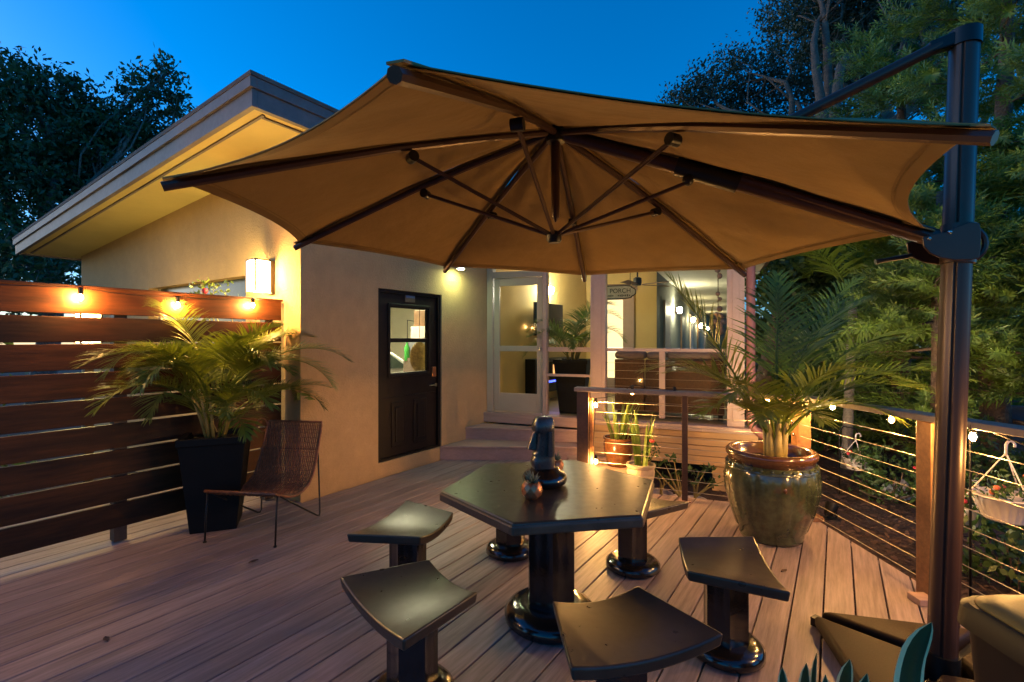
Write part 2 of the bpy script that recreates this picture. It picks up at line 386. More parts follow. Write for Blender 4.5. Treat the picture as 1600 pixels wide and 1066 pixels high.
# ------------------------------------------------------------------ house
house = thing('house', 'cream stucco house with overhanging eaves and a dark half-glass door', 'house', C0)
def topz(s): return 3.46-.074*s
ZB = gz
t0d, t1d, zd0, zd1 = wt(591), wt(690), .166, 2.19
sw0, sw1 = ws(384), ws(232)
def wallprism(name, s0, s1, ta, tb, z0, z1, mat='stucco', parent=house, **k):
    lo = [W(s0, ta, 0), W(s1, ta, 0), W(s1, tb, 0), W(s0, tb, 0)]
    f0 = (lambda i: z0) if not callable(z0) else None
    zz0 = [z0(s) if callable(z0) else z0 for s in (s0, s1, s1, s0)]; zz1 = [z1(s) if callable(z1) else z1 for s in (s0, s1, s1, s0)]
    b = B().hexa([p+Vector((0, 0, z)) for p, z in zip(lo, zz0)], [p+Vector((0, 0, z)) for p, z in zip(lo, zz1)])
    return part(name, b, mat, parent, **k)
# lamp wall (recedes to the left), with its high window
wz0, wz1 = 1.55, 2.30
wallprism('wall', .2, sw0, 0, .2, ZB, topz); wallprism('wall', sw1, 6.25, 0, .2, ZB, topz)
wallprism('wall', sw0, sw1, .001, .2, ZB, wz0); wallprism('wall', sw0, sw1, .001, .2, wz1, topz)
win = wallprism('window', sw0+.001, sw1-.001, .13, .15, wz0+.001, wz1-.001, mat='carglass')
for s0, s1, z0, z1 in ((sw0+.002, sw0+.05, wz0, wz1), (sw1-.05, sw1-.002, wz0, wz1), ((sw0+sw1)/2-.03, (sw0+sw1)/2+.03, wz0, wz1)):
    wallprism('frame', s0, s1, .115, .129, z0+.003, z1-.003, mat='trim_lt', parent=win)
wallprism('wall', 6.05, 6.25, .2, 6.2, ZB, 2.93)                       # far end
# door wall
for ta, tb, z0, z1 in ((0, t0d, ZB, 3.43), (t1d, 3.09, ZB, 3.43), (t0d, t1d, ZB, zd0), (t0d, t1d, zd1, 3.43)):
    wallprism('wall', 0, .2, ta, tb, z0, z1)
wallprism('wall', .001, .2, 3.09, 6.62, .3, 3.30, mat='stucco_in')     # goes on as the porch's inner wall
wallprism('wall', .2, 6.05, 6.0, 6.2, ZB, 2.93, mat='stucco_in')       # garage back
wallprism('floor', .2, 6.05, .2, 6.0, .05, .12, mat='greyfence'); wallprism('ceiling', .2, 6.05, .2, 6.0, 2.80, 2.85, mat='ceiling')
wallprism('lining', .202, .215, .2, t0d-.02, .12, 2.8, mat='ceiling'); wallprism('lining', .202, .215, t1d+.02, 6.0, .12, 2.8, mat='ceiling')
wallprism('lining', .22, 6.04, 5.985, 5.998, .12, 2.8, mat='ceiling'); wallprism('lining', 6.03, 6.048, .2, 5.98, .12, 2.8, mat='ceiling')
# roof: sloped slab with double fascia and lit soffit
ov_t, ov_s0, ov_s1 = -.75, -.50, 6.50
roof = None
def slab(name, s0, s1, ta, tb, dz0, dz1, mat, parent):
    return wallprism(name, s0, s1, ta, tb, lambda s: topz(s)+dz0, lambda s: topz(s)+dz1, mat=mat, parent=parent)
roof = slab('roof', ov_s0-.03, ov_s1+.03, ov_t-.03, 6.4, .20, .235, 'roofing', house)
slab('soffit', ov_s0+.05, ov_s1-.05, ov_t+.05, 6.3, .0, .03, 'soffit', roof)
slab('fascia', ov_s0, ov_s1, ov_t, ov_t+.045, -.03, .11, 'fascia', roof); slab('fascia', ov_s0-.02, ov_s1+.02, ov_t-.025, ov_t+.03, .113, .197, 'fascia', roof)
slab('fascia', ov_s0, ov_s0+.045, ov_t+.047, 6.3, -.03, .11, 'fascia', roof); slab('fascia', ov_s0-.02, ov_s0+.03, ov_t+.032, 6.3, .113, .197, 'fascia', roof)
slab('fascia', ov_s1-.045, ov_s1, ov_t+.047, 6.3, -.03, .11, 'fascia', roof)
slab('trim_strip', ov_s0+.12, ov_s1-.1, ov_t+.15, ov_t+.175, -.014, -.001, 'fascia', roof)
slab('trim_strip', ov_s0+.15, ov_s0+.175, ov_t+.18, 6.0, -.014, -.001, 'fascia', roof)
# door
def dbox(s0, s1, ta, tb, z0, z1): 
    lo = [W(s0, ta, z0), W(s1, ta, z0), W(s1, tb, z0), W(s0, tb, z0)]; return B().hexa(lo, [p+Vector((0, 0, z1-z0)) for p in lo])
ds0, ds1 = .05, .095
door = part('door', dbox(ds0, ds1, t0d+.05, t1d-.05, zd0+.03, zd0+.74), 'doordark', house, bevel=.004, label='dark brown door with two stacked panes and two raised panels')
gw0, gw1 = t0d+.23, t1d-.22
gz0, gz1 = 1.19, 1.98
for ta, tb, z0, z1 in ((t0d+.05, gw0, zd0+.741, zd1-.04), (gw1, t1d-.05, zd0+.741, zd1-.04), (gw0, gw1, zd0+.741, gz0), (gw0, gw1, gz1, zd1-.04), (gw0, gw1, 1.56, 1.61)):
    part('stile', dbox(ds0+.001, ds1, ta, tb, z0, z1), 'doordark', door)
for ta, tb, z0, z1 in ((gw0-.045, gw0-.012, gz0-.05, gz1+.05), (gw1+.012, gw1+.045, gz0-.05, gz1+.05), (gw0-.012, gw1+.012, gz0-.05, gz0-.015), (gw0-.012, gw1+.012, gz1+.015, gz1+.05)):
    part('glazing_bead', dbox(ds0-.018, ds0, ta, tb, z0, z1), 'doordark', door, bevel=.005)
part('pane', dbox(.066, .072, gw0, gw1, gz0, 1.56), 'glass', door); part('pane', dbox(.066, .072, gw0, gw1, 1.61, gz1), 'glass', door)
tm = (t0d+t1d)/2
for ta, tb in ((tm-.30, tm-.07), (tm+.07, tm+.30)):
    part('panel', dbox(ds0-.014, ds0-.0, ta, tb, .30, .84), 'doordark', door, bevel=.012)
    part('panel', dbox(ds0-.028, ds0-.0145, ta+.05, tb-.05, .36, .78), 'doordark', door, bevel=.010)
hp = W(ds0-.02, t1d-.12, 1.02); 
part('handle', B().tube([W(ds0, t1d-.11, 1.0), W(ds0-.05, t1d-.11, 1.0)], .026, 12).tube([W(ds0-.05, t1d-.11, 1.0), W(ds0-.055, t1d-.25, 1.0)], [.012, .009], 8), 'chrome', door, smooth='auto')
part('deadbolt', B().box(W(ds0-.012, t1d-.11, 1.17), (.07, .026, .13), UA), 'copper', door, bevel=.006)
part('plaque', B().box(W(ds0-.008, tm, 2.10), (.17, .012, .085), UA), 'woodbrown', door, bevel=.004)
part('plaque', B().box(W(ds0-.016, tm, 2.125), (.15, .006, .03), UA), 'bluegrey', door)
for ta, tb, z0, z1 in ((t0d+.002, t0d+.048, zd0+.002, zd1-.002), (t1d-.048, t1d-.002, zd0+.002, zd1-.002), (t0d+.05, t1d-.05, zd1-.038, zd1-.002), (t0d+.05, t1d-.05, zd0+.002, zd0+.028)):
    part('door_frame', dbox(.02, .12, ta, tb, z0, z1), 'doordark', house)

# ------------------------------------------------------------------ wall lantern, flood light over the door
def lantern(lp, label, wall=True):
    lw, lh = .155, .30
    lan = thing('wall_lantern', label, 'lantern', lp)
    lw, lh = .155, .30
    part('glass', B().box(lp, (lw, lw, lh), UA), 'lantern_glass', lan)
    bb = B()
    for a in (-1, 1):
        for b in (-1, 1): bb.box(lp + U*a*(lw/2+.004) + V*b*(lw/2+.004), (.016, .016, lh+.02), UA)
    part('cage', bb, 'darkmetal', lan)
    part('cap', B().box(lp+Vector((0, 0, lh/2+.014)), (lw+.02, lw+.02, .014), UA), 'darkmetal', lan, bevel=.004)
    if wall: part('back_plate', B().box(lp+U*(.118), (.035, .12, .34), UA), 'darkmetal', lan)
    return lan
lantern(W(.50, -.14, 2.235), 'glowing square lantern on the stucco wall above the wooden fence')
lq = D(138, 512, 4.9)
lpost = lantern(lq, 'lit post lantern standing behind the wooden fence, glimpsed through its gaps', False)
part('post', B().box((lq.x, lq.y, (lq.z-.16+gz)/2), (.07, .07, lq.z-.16-gz), UA), 'postdark', lpost)
fl = W(-.16, wt(706), 2.545)
fld = thing('door_floodlight', 'small round floodlight on the wall above the dark door', 'floodlight', fl)
part('housing', B().lathe([(.001, .07), (.035, .068), (.05, .05), (.058, 0.004), (.055, .004)], fl, 16), 'white_pot', fld, smooth='auto')
part('lens', B().lathe([(.001, .0), (.046, .0), (.046, .003), (.001, .003)], fl, 16), 'flood_lens', fld)
part('arm', B().tube([fl+Vector((0, 0, .06)), fl-V*.10+Vector((0, 0, .07)), fl-V*.158+Vector((0, 0, .06))], .014, 8), 'white_pot', fld, smooth='auto')

# ------------------------------------------------------------------ wooden fence
FS = .28
fence = thing('wood_fence', 'dark stained horizontal board fence behind the potted palm and wicker chair', 'fence', W(FS, -2, 0))
zb, zt = .13, 1.975; nb = 9; fp = (zt-zb+.016)/nb
for i in range(nb):
    z0 = zb + i*fp; z1 = z0 + fp - .016 + random.uniform(-.003, .003); wob = random.uniform(-.004, .004)
    lo = [W(FS, -5.2, z0), W(FS+.03, -5.2, z0), W(FS+.03, -.03, z0+wob), W(FS, -.03, z0+wob)]
    part('board', B().hexa(lo, [p+Vector((0, 0, z1-z0)) for p in lo]), 'fencewood', fence, bevel=.004)
lo = [W(FS-.015, -5.2, zt+.002), W(FS+.10, -5.2, zt+.002), W(FS+.10, -.02, zt+.002), W(FS-.015, -.02, zt+.002)]
part('cap_board', B().hexa(lo, [p+Vector((0, 0, .022)) for p in lo]), 'fencewood', fence, bevel=.003)
for t in (-.14, -1.35, -2.6, -3.9, -5.1):
    part('post', B().box(W(FS+.078, t, .985), (.085, .085, 1.95), UA), 'postdark', fence)
bulbmesh = B().sphere((0, 0, .004), .0155, 12, 8, (1, 1, 1.35)).mesh('bulb'); globemesh = B().sphere((0, 0, 0), .027, 14, 10, (1, 1, 1.12)).mesh('globe'); globemesh.materials.append(MATS['globe_glass']); globemesh.polygons.foreach_set('use_smooth', [True]*len(globemesh.polygons))
sockmesh = B().lathe([(.012, .028), (.016, .03), (.016, .07), (.008, .078), (.001, .079)], (0, 0, 0), 10).mesh('socket')
bulbmesh.materials.append(MATS['bulb']); sockmesh.materials.append(MATS['blackmetal'])
dimmesh = bulbmesh.copy(); dimmesh.materials[0] = MATS['glass']
def bulb(parent, p, lit=True):
    o = bpy.data.objects.new('bulb', bulbmesh if lit else dimmesh); COL.objects.link(o); o.parent = parent; o.location = Vector(p)-OFF[parent.name]
    s = bpy.data.objects.new('socket', sockmesh); COL.objects.link(s); s.parent = o
    if lit: g_ = bpy.data.objects.new('globe', globemesh); COL.objects.link(g_); g_.parent = o
    OFF[o.name] = Vector(p); return o
def sag(p, q, d, n=10):
    return [Vector(p).lerp(Vector(q), i/n) - Vector((0, 0, d*4*(i/n)*(1-i/n))) for i in range(n+1)]
fs_ = []
for px, py in ((126, 466), (278, 478), (395, 478)):
    r = (px-800)/F; o = C0 - V*(FS-.05); t = (r*o.y-o.x)/(U.x-r*U.y); p = o + U*t; fs_.append(Vector((p.x, p.y, H-(py-HY)/F*p.y)))
sl1 = thing('fence_string_lights', 'string of warm globe bulbs hung along the top board of the wooden fence', 'string lights', fs_[0])
wp = []
ends = [fs_[0]-U*1.3] + fs_ + [fs_[2]+U*.12]
for a, b in zip(ends[:-1], ends[1:]): wp += sag(a+Vector((0, 0, .078)), b+Vector((0, 0, .078)), .02, 6)[:-1]
part('wire', B().tube(wp, .004, 5), 'blackmetal', sl1)
for p in fs_: bulb(sl1, p)
bulb(sl1, fs_[0]-U*1.28+Vector((0, 0, -.0)))

# ------------------------------------------------------------------ screened porch
ZF = .51
porch = thing('screened_porch', 'screened porch with tan posts, screen door and plank skirt', 'porch', PO(0, 0, 0))
def pbox(a0, a1, b0, b1, z0, z1):
    lo = [PO(a0, b0, z0), PO(a1, b0, z0), PO(a1, b1, z0), PO(a0, b1, z0)]; return B().hexa(lo, [p+Vector((0, 0, z1-z0)) for p in lo])
ar = pa(1163); ae = pa(1184); ZC = 2.95
part('floor', pbox(.0, ar, .1, 30, ZF-.08, ZF), 'floorwood', porch)
part('ceiling', pbox(.0, ar+.5, -.05, 30, ZC, ZC+.05), 'ceiling', porch)
part('roof', pbox(-.0, ar+.6, -.35, 30, ZC+.055, ZC+.2), 'roofing', porch)
part('header', pbox(.0, ar, -.02, .1, 2.72, ZC-.003), 'trim', porch)
# posts and screen door
aL0, aL1 = pa(762), pa(771)
part('jamb', pbox(aL0, aL1, -.03, .09, ZF+.001, 2.718), 'trim_lt', porch, bevel=.004)
part('jamb', pbox(pa(848.5), pa(855), -.03, .09, ZF+.001, 2.718), 'trim', porch, bevel=.004)
d0, d1 = aL1+.012, pa(847.5)
dz0, dz1 = ZF+.02, 2.50
sdoor = part('screen_door', pbox(d0, d0+.085, -.0, .04, dz0, dz1), 'trim_lt', porch, bevel=.004)
for a0, a1, z0, z1 in ((d1-.085, d1, dz0, dz1), (d0+.0855, d1-.0855, dz0, dz0+.27), (d0+.0855, d1-.0855, dz1-.11, dz1), (d0+.0855, d1-.0855, 1.42, 1.50)):
    part('rail', pbox(a0, a1, .0, .04, z0, z1), 'trim_lt', sdoor, bevel=.004)
part('pane', pbox(d0+.086, d1-.086, .018, .022, dz0+.27, 1.42), 'screenglass', sdoor); part('pane', pbox(d0+.086, d1-.086, .018, .022, 1.50, dz1-.11), 'screenglass', sdoor)
part('knob', B().tube([PO(d1-.03, -.005, 1.46), PO(d1-.03, -.05, 1.46)], .016, 8), 'chrome', sdoor)
part('transom', pbox(aL1+.002, pa(848), -.02, .08, 2.51, 2.60), 'trim_lt', porch)
ap0, ap1 = pa(924), pa(947)
part('post', pbox(ap0, ap1, -.06, .10, ZF+.001, 2.718), 'trim', porch, bevel=.004)
part('post', pbox(ap0+.05, ap1-.05, -.072, -.061, ZF+.06, 2.70), 'trim', porch, bevel=.003)
ac0 = pa(1136)
part('post', pbox(ac0, ar, -.06, .12, ZF+.001, 2.718), 'trim', porch, bevel=.004)
part('post', pbox(ac0+.06, ar-.06, -.072, -.061, ZF+.06, 2.70), 'trim', porch, bevel=.003)
# inner rails
for a0, a1 in ((pa(855.5), ap0-.002), (ap1+.002, ac0-.002)):
    part('mid_rail', pbox(a0, a1, .0, .06, 1.42, 1.485) if a0 < 1.2 else pbox(a0, a1, .0, .06, 1.435, 1.475), 'trim', porch, bevel=.003)
    part('screen_pane', pbox(a0, a1, .028, .031, ZF+.05, 1.42), 'screenglass', porch); part('screen_pane', pbox(a0, a1, .028, .031, 1.49, 2.715), 'screenglass', porch)
part('low_rail', pbox(pa(855.5), ap0-.002, -.01, .025, 1.07, 1.105), 'trim', porch)
part('mullion', pbox(pa(1030), pa(1039), -.005, .06, ZF+.05, 1.434), 'trim', porch)
for i in range(7):
    z = ZF+.14+i*.105
    part('cable', B().tube([PO(ap1, -.012, z), PO(ac0, -.012, z)], .002, 5), 'cable', porch)
# sill and skirt planks
part('sill', pbox(aL0-.03, pa(905), -.10, .1, ZF-.14, ZF), 'step', porch, bevel=.006)
part('sill', pbox(pa(906), ae-.02, -.10, .1, ZF-.075, ZF), 'trim', porch, bevel=.006)
part('sill', pbox(ac0-.08, ar+.06, -.14, -.101, ZF-.03, ZF+.004), 'trim', porch, bevel=.004)
zs = [ZF-.08, .345, .25, .12, .005]
for i in range(4):
    part('plank', pbox(pa(906), ae, -.05-.006*i, .02, zs[i+1]+.006, zs[i]), 'siding', porch, bevel=.004)
pz = [-.003, -.12, -.235, -.35, gz]
for i in range(4):
    part('plank', pbox(pa(1113), ae, -.05, .02, pz[i+1]+.006, pz[i]), 'siding', porch, bevel=.004)
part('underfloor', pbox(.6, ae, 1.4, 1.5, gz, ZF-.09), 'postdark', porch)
# side closing wall of the gallery (outer screen side) and rooms
part('end_wall', pbox(pa(916, 3.4)+.0, pa(1026, 3.41), 3.41, 3.55, ZF, ZC-.002), 'stucco_in', porch)
Hc = PO(pa(1026, 3.41), 3.41, 0); Hd = Vector((.417, .909, 0)).normalized(); Hn = Vector((-Hd.y, Hd.x, 0))
def hbox(l0, l1, d0, d1, z0, z1):
    lo = [Hc+Hd*l0-Hn*d0, Hc+Hd*l1-Hn*d0, Hc+Hd*l1-Hn*d1, Hc+Hd*l0-Hn*d1]; lo = [p+Vector((0, 0, z0)) for p in lo]
    return B().hexa(lo, [p+Vector((0, 0, z1-z0)) for p in lo])
part('gallery_wall', hbox(.001, 26, -.14, 0, ZF, ZC-.003), 'hallwall', porch)
part('gallery_end', pbox(2.0, 8.5, 27.5, 27.6, ZF, ZC-.003), 'hallwall', porch)
part('outer_post', pbox(ar-.1, ar, 4.0, 4.12, ZF, ZC-.003), 'trim', porch)
for l0, l1, mt in ((1.0, 1.9, 'doorwhite'), (4.6, 5.5, 'woodbrown'), (7.6, 8.6, 'doorwhite'), (11, 12.2, 'woodbrown'), (15.5, 17, 'doorwhite')):
    part('gallery_door', hbox(l0, l1, .001, .04, ZF, 2.45), mt, porch)
# lit glazed door in the end wall
la, lb = pa(940, 3.4), pa(991, 3.4)
gd = part('glazed_door', pbox(la, lb, 3.36, 3.409, ZF, 2.58), 'trim', porch)
part('pane', pbox(la+.1, lb-.22, 3.352, 3.359, ZF+.3, 2.40), 'doorlight', gd)
part('door_trim', pbox(la-.08, lb+.06, 3.38, 3.408, 2.585, 2.66), 'trim', porch)
# downspout
dsx = [PO(ar+.07, -.03, 2.8), PO(ar+.07, -.03, .62), PO(ar+.10, -.07, .50), PO(ar+.26, -.10, .40), PO(ar+.30, -.10, .28), PO(ar+.30, -.10, gz)]
dsp = thing('downspout', 'dusky red rain downspout beside the right porch post', 'downspout', dsx[-1])
part('pipe', B().tube(dsx, .052, 10), 'downspout', dsp, smooth='auto')
part('strap', B().tube([dsx[1]+Vector((0, 0, .5)), dsx[1]+Vector((0, 0, .54))], .057, 10), 'downspout', dsp)
# steps
steps = thing('porch_steps', 'two wide tan plank steps leading up to the screen door', 'steps', G(760, 720))
s1l = W(-.006, wt(687), 0); s1 = [s1l, Vector((.98, s1l.y-.03, 0)), Vector((.98, 6.62, 0)), W(-.006, 2.9, 0)]
s2l = W(-.006, wt(727), 0); s2 = [s2l, Vector((.96, s2l.y-.26, 0)), Vector((.96, 6.70, 0)), W(-.006, 2.95, 0)]
for nm, pl, z0, z1 in (('riser', s1, 0.0, .150), ('riser', s2, .183, .325)):
    part(nm, B().prism([(p.x, p.y) for p in pl], z0, z1), 'step', steps)
def grow(pl, d): return [(pl[0].x, pl[0].y-d), (pl[1].x, pl[1].y-d), (pl[2].x, pl[2].y), (pl[3].x, pl[3].y)]
part('tread', B().prism(grow(s1, .02), .152, .180), 'step', steps, bevel=.005); part('tread', B().prism(grow(s2, .02), .327, .355), 'step', steps, bevel=.005)
# plank ledge for plants right of the steps
ledge = thing('plant_ledge', 'low tan plank ledge under the dark brown plant pot', 'ledge', (1.1, 5.6, 0))
for i in range(4):
    part('plank', B().box((1.08, 5.42+i*.145, .16), (.84, .138, .035), -.2), 'step', ledge, bevel=.004)
part('base', B().box((1.08, 5.63, .07), (.80, .54, .14), -.2), 'step', ledge)

# ------------------------------------------------------------------ things in the porch
Wv = lambda k, off, z: J + U*k + V*off + Vector((0, 0, z))       # along the inner left wall
tv = thing('television', 'flat dark television on the yellow porch wall', 'television', Wv(1.7, .05, 1.7))
part('screen', B().box(Wv(1.75, .075, 1.95), (1.0, .05, .58), UA), 'screenblack', tv, bevel=.005); part('back_shell', B().box(Wv(1.75, .025, 1.95), (.5, .045, .3), UA), 'blackmetal', tv)
fpz = thing('electric_fireplace', 'wall-hung black electric fireplace with blue flame', 'fireplace', Wv(1.75, .1, .7))
part('body', B().box(Wv(1.75, .11, .97), (1.40, .20, .58), UA), 'blackmetal', fpz, bevel=.006)
part('glass_front', B().box(Wv(1.75, .216, 1.00), (1.2, .008, .40), UA), 'screenblack', fpz)
part('flame', B().box(Wv(1.75, .223, .86), (1.0, .004, .035), UA), 'flame', fpz); part('glow', B().box(Wv(1.95, .223, 1.05), (.62, .004, .20), UA), 'embers', fpz)
def sconce(p, n, mat, label, s=1.0):
    t = thing('wall_sconce', label, 'wall light', p)
    part('shade', B().lathe([(.001, -.07*s), (.035*s, -.065*s), (.055*s, .0), (.05*s, .06*s), (.001, .065*s)], p, 12), mat, t, smooth=True)
    part('bracket', B().box(p-n*.07*s, (.05*s, .05*s, .14*s), math.atan2(n.y, n.x)), 'darkmetal', t)
sconce(Wv(1.72, .13, 2.47), V, 'cool_lamp', 'bright white wall light above the television')
hs = []
for px, py, lab in ((1062, 485, 'first white sconce on the porch gallery wall, nearest the sign'), (1083, 500, 'second white sconce along the gallery wall'),
                    (1095, 509, 'third white sconce along the gallery wall'), (1106, 514, 'farthest white sconce on the gallery wall, by the lampshade')):
    r = (px-800)/F; o = Hc - Hn*.15; l = (r*o.y-o.x)/(Hd.x-r*Hd.y); p = o+Hd*l; hs.append(Vector((p.x, p.y, H-(py-HY)/F*p.y)))
    sconce(hs[-1], -Hn, 'cool_lamp' if len(hs) == 1 else 'warm_lamp', lab, 1.0+.12*len(hs))
# wicker sofa
sfa = [(pa(947, .55)+.0, pa(1008, .55)), (pa(1010, .55), pa(1062, .55)), (pa(1064, .55), pa(1134, .55))]
sofa = thing('wicker_sofa', 'brown wicker sofa with mauve grey cushions behind the porch screen', 'sofa', PO(2.4, .6, ZF))
for i, (a0, a1) in enumerate(((ap1+.06, pa(1008, .4)), (pa(1008, .4)+.012, ac0-.02))):
    part('back', pbox(a0, a1, .30, .37, ZF+.08, 1.315), 'wickersofa', sofa, bevel=.012)
    part('seat_base', pbox(a0, a1, .475, 1.15, ZF+.06, ZF+.30), 'wickersofa', sofa, bevel=.01); part('seat_cushion', pbox(a0+.02, a1-.02, .48, 1.14, ZF+.31, ZF+.46), 'cushion', sofa, bevel=.05, seg=4)
cs = [(ap1+.05, pa(1010, .4)-.004), (pa(1010, .4)+.004, pa(1042, .4)-.004), (pa(1042, .4)+.004, ac0-.02)]
for a0, a1 in cs:
    part('back_cushion', pbox(a0, a1, .335, .60, 1.317, 1.425+random.uniform(-.015, .015)), 'cushion', sofa, bevel=.05, seg=5, smooth=True)
for a0 in (ap1+.08, ac0-.1): part('leg', pbox(a0, a0+.06, .4, .46, ZF+.001, ZF+.08), 'blackmetal', sofa)
# sign
sc_ = D(962, 457, PO(pa(962, 1.6), 1.6, 0).y)
sign = thing('porch_sign', 'grey scalloped PORCH sign hanging inside the porch', 'sign', sc_)
sw, sh = .64, .20
def outl(k):
    pts = []
    for i in range(48):
        a = 2*PI*i/48; ca, sa = math.cos(a), math.sin(a)
        x = math.copysign(abs(ca)**.55, ca); y = math.copysign(abs(sa)**.7, sa)
        if abs(x) > .80: y *= .78
        pts.append((x*(sw/2+k), y*(sh/2+k)))
    return pts
Rm = Matrix.Translation(sc_) @ Matrix.Rotation(PA, 4, 'Z') @ Matrix.Rotation(PI/2, 4, 'X')
part('board', B().prism(outl(.018), -.012, .0).xf(Rm), 'ink', sign); part('face', B().prism(outl(0), .001, .008).xf(Rm), 'signface', sign)
def text_mesh(s, size, mat4, mat, parent, name='lettering'):
    cu = bpy.data.curves.new('t', 'FONT'); cu.body = s; cu.size = size; cu.align_x = 'LEFT'; cu.extrude = .002
    to = bpy.data.objects.new('t', cu); COL.objects.link(to); dg = bpy.context.evaluated_depsgraph_get()
    me = bpy.data.meshes.new_from_object(to.evaluated_get(dg)); bpy.data.objects.remove(to); me.transform(mat4)
    return part(name, me, mat, parent)
text_mesh('PORCH', .105, Rm @ Matrix.Translation((-.10, -.012, .0105)), 'ink', sign)
bb = B()
for i in range(13):
    if i not in (4, 5): bb.box((-.14+i*.031, -.058, .010), (.018, .022+.008*(i % 3), .003))
part('small_lettering', bb.xf(Rm), 'ink', sign)
for x in (-.24, .24):
    p = Rm @ Vector((x, .08, 0)); part('chain', B().tube([p, Vector((p.x, p.y, ZC))], .005, 5), 'blackmetal', sign)
# ceiling fan
fc = D(996, 441, PO(pa(996, 2.2), 2.2, 0).y)
fan = thing('ceiling_fan', 'ceiling fan with brown wooden blades inside the porch', 'fan', fc)
part('motor', B().lathe([(.001, -.07), (.06, -.06), (.075, -.01), (.07, .07), (.03, .09), (.001, .09)], fc, 16), 'blackmetal', fan, smooth='auto')
part('rod', B().tube([fc+Vector((0, 0, .09)), Vector((fc.x, fc.y, ZC))], .014, 8), 'blackmetal', fan)
for k in range(5):
    a = .35+k*2*PI/5; d = Vector((math.cos(a), math.sin(a), 0)); e = Vector((-d.y, d.x, .22)).normalized()
    p0, p1 = fc+d*.12-Vector((0, 0, .05)), fc+d*.64-Vector((0, 0, .05))
    part('blade', B().hexa([p0-e*.045, p1-e*.07, p1+e*.07, p0+e*.045], [p0-e*.045+Vector((0, 0, .008)), p1-e*.07+Vector((0, 0, .008)), p1+e*.07+Vector((0, 0, .008)), p0+e*.045+Vector((0, 0, .008))]), 'woodbrown', fan)
# hanging shell mobile
hm = PO(pa(1122, .28), .28, 0); hm0 = Vector((hm.x, hm.y, H-(515-HY)/F*hm.y))
mob = thing('shell_mobile', 'hanging cluster of pale shells and driftwood by the right porch post', 'ornament', hm0)
part('cord', B().tube([hm0+Vector((0, 0, .15)), hm0+Vector((.0, 0, .7)), Vector((hm0.x, hm0.y, 2.72))], .006, 6), 'woodbrown', mob)
for dx, dz, r in ((.0, .06, .05), (-.05, .10, .048), (.05, .10, .045), (-.07, .04, .04), (.03, -.01, .06), (.02, .17, .05), (-.03, .20, .04), (.01, .27, .038), (.02, .40, .03), (.0, .47, .032), (.015, .70, .035), (.0, .78, .04)):
    b = B().sphere(hm0+Vector((dx, random.uniform(-.04, .04), dz)), r, 10, 7, (1, .8, random.uniform(.7, 1.2))); part('shell', b, 'shell', mob, smooth=True)
# lamp and side table at the far end of the sofa
lt = PO(pa(1117, 1.3), 1.3, 0); lt = Vector((lt.x, lt.y, ZF))
tl = thing('table_lamp', 'table lamp with dark drum shade behind the sofa end', 'lamp', lt+Vector((0, 0, .5)))
part('shade', B().lathe([(.13, 1.12), (.145, .92), (.142, .92), (.127, 1.12)], lt, 20), 'shade', tl, smooth='auto')
part('base', B().lathe([(.07, .5), (.075, .52), (.03, .56), (.05, .68), (.02, .8), (.012, .95), (.001, .96)], lt, 14), 'white_pot', tl, smooth='auto')
part('bulb', B().sphere(lt+Vector((0, 0, .955)), .055, 10, 7), 'shade_glow', tl, smooth=True)
stb = thing('side_table', 'small dark side table carrying the drum shade lamp', 'table', lt)
part('top', B().lathe([(.001, .47), (.2, .47), (.2, .495), (.001, .495)], lt, 20), 'woodbrown', stb)
for k in range(3): part('leg', B().tube([lt+Vector((.15*math.cos(k*2.1), .15*math.sin(k*2.1), .47)), lt+Vector((.18*math.cos(k*2.1), .18*math.sin(k*2.1), 0.001))], .014, 6), 'woodbrown', stb)

# ------------------------------------------------------------------ garage seen through the door glass
gl = W(2.0, 2.6, 2.78)
gla = thing('garage_light', 'bright ceiling light panel inside the garage behind the door', 'ceiling light', gl)
part('panel', B().box(gl, (1.2, .5, .02), UA), 'garage_lamp', gla); part('frame', B().box(gl+Vector((0, 0, .013)), (1.26, .56, .012), UA), 'white_pot', gla)
car = thing('parked_car', 'pale car parked in the garage, seen through the door glass', 'car', W(3.0, 3.3, .12))
prof = [(-2.1, .25), (-2.1, .72), (-1.9, .95), (-1.2, 1.40), (-.1, 1.46), (.55, 1.36), (1.15, .98), (1.95, .84), (2.15, .62), (2.15, .25)]
def carside(hw, pr, z_in):
    b = B(); n = len(pr); L_ = []
    for s in (-1, 1):
        for x, z in pr: L_.append((x, s*(hw-(.18*max(0, z-.9)/.5)), z))
    fs = [tuple(range(n)), tuple(range(2*n-1, n-1, -1))] + [(i, n+i, n+(i+1) % n, (i+1) % n) for i in range(n)]
    return b.add(L_, fs)
CM = Matrix.Translation(W(2.75, 2.35, .12)) @ Matrix.Rotation(UA, 4, 'Z')
part('body', carside(.86, prof, 0).xf(CM), 'carpaint', car, bevel=.05, seg=3, smooth='auto')
part('windshield', B().hexa([(.57, -.62, 1.345), (1.10, -.72, 1.02), (1.10, .72, 1.02), (.57, .62, 1.345)], [(.58, -.62, 1.365), (1.11, -.72, 1.04), (1.11, .72, 1.04), (.58, .62, 1.365)]).xf(CM), 'carglass', car)
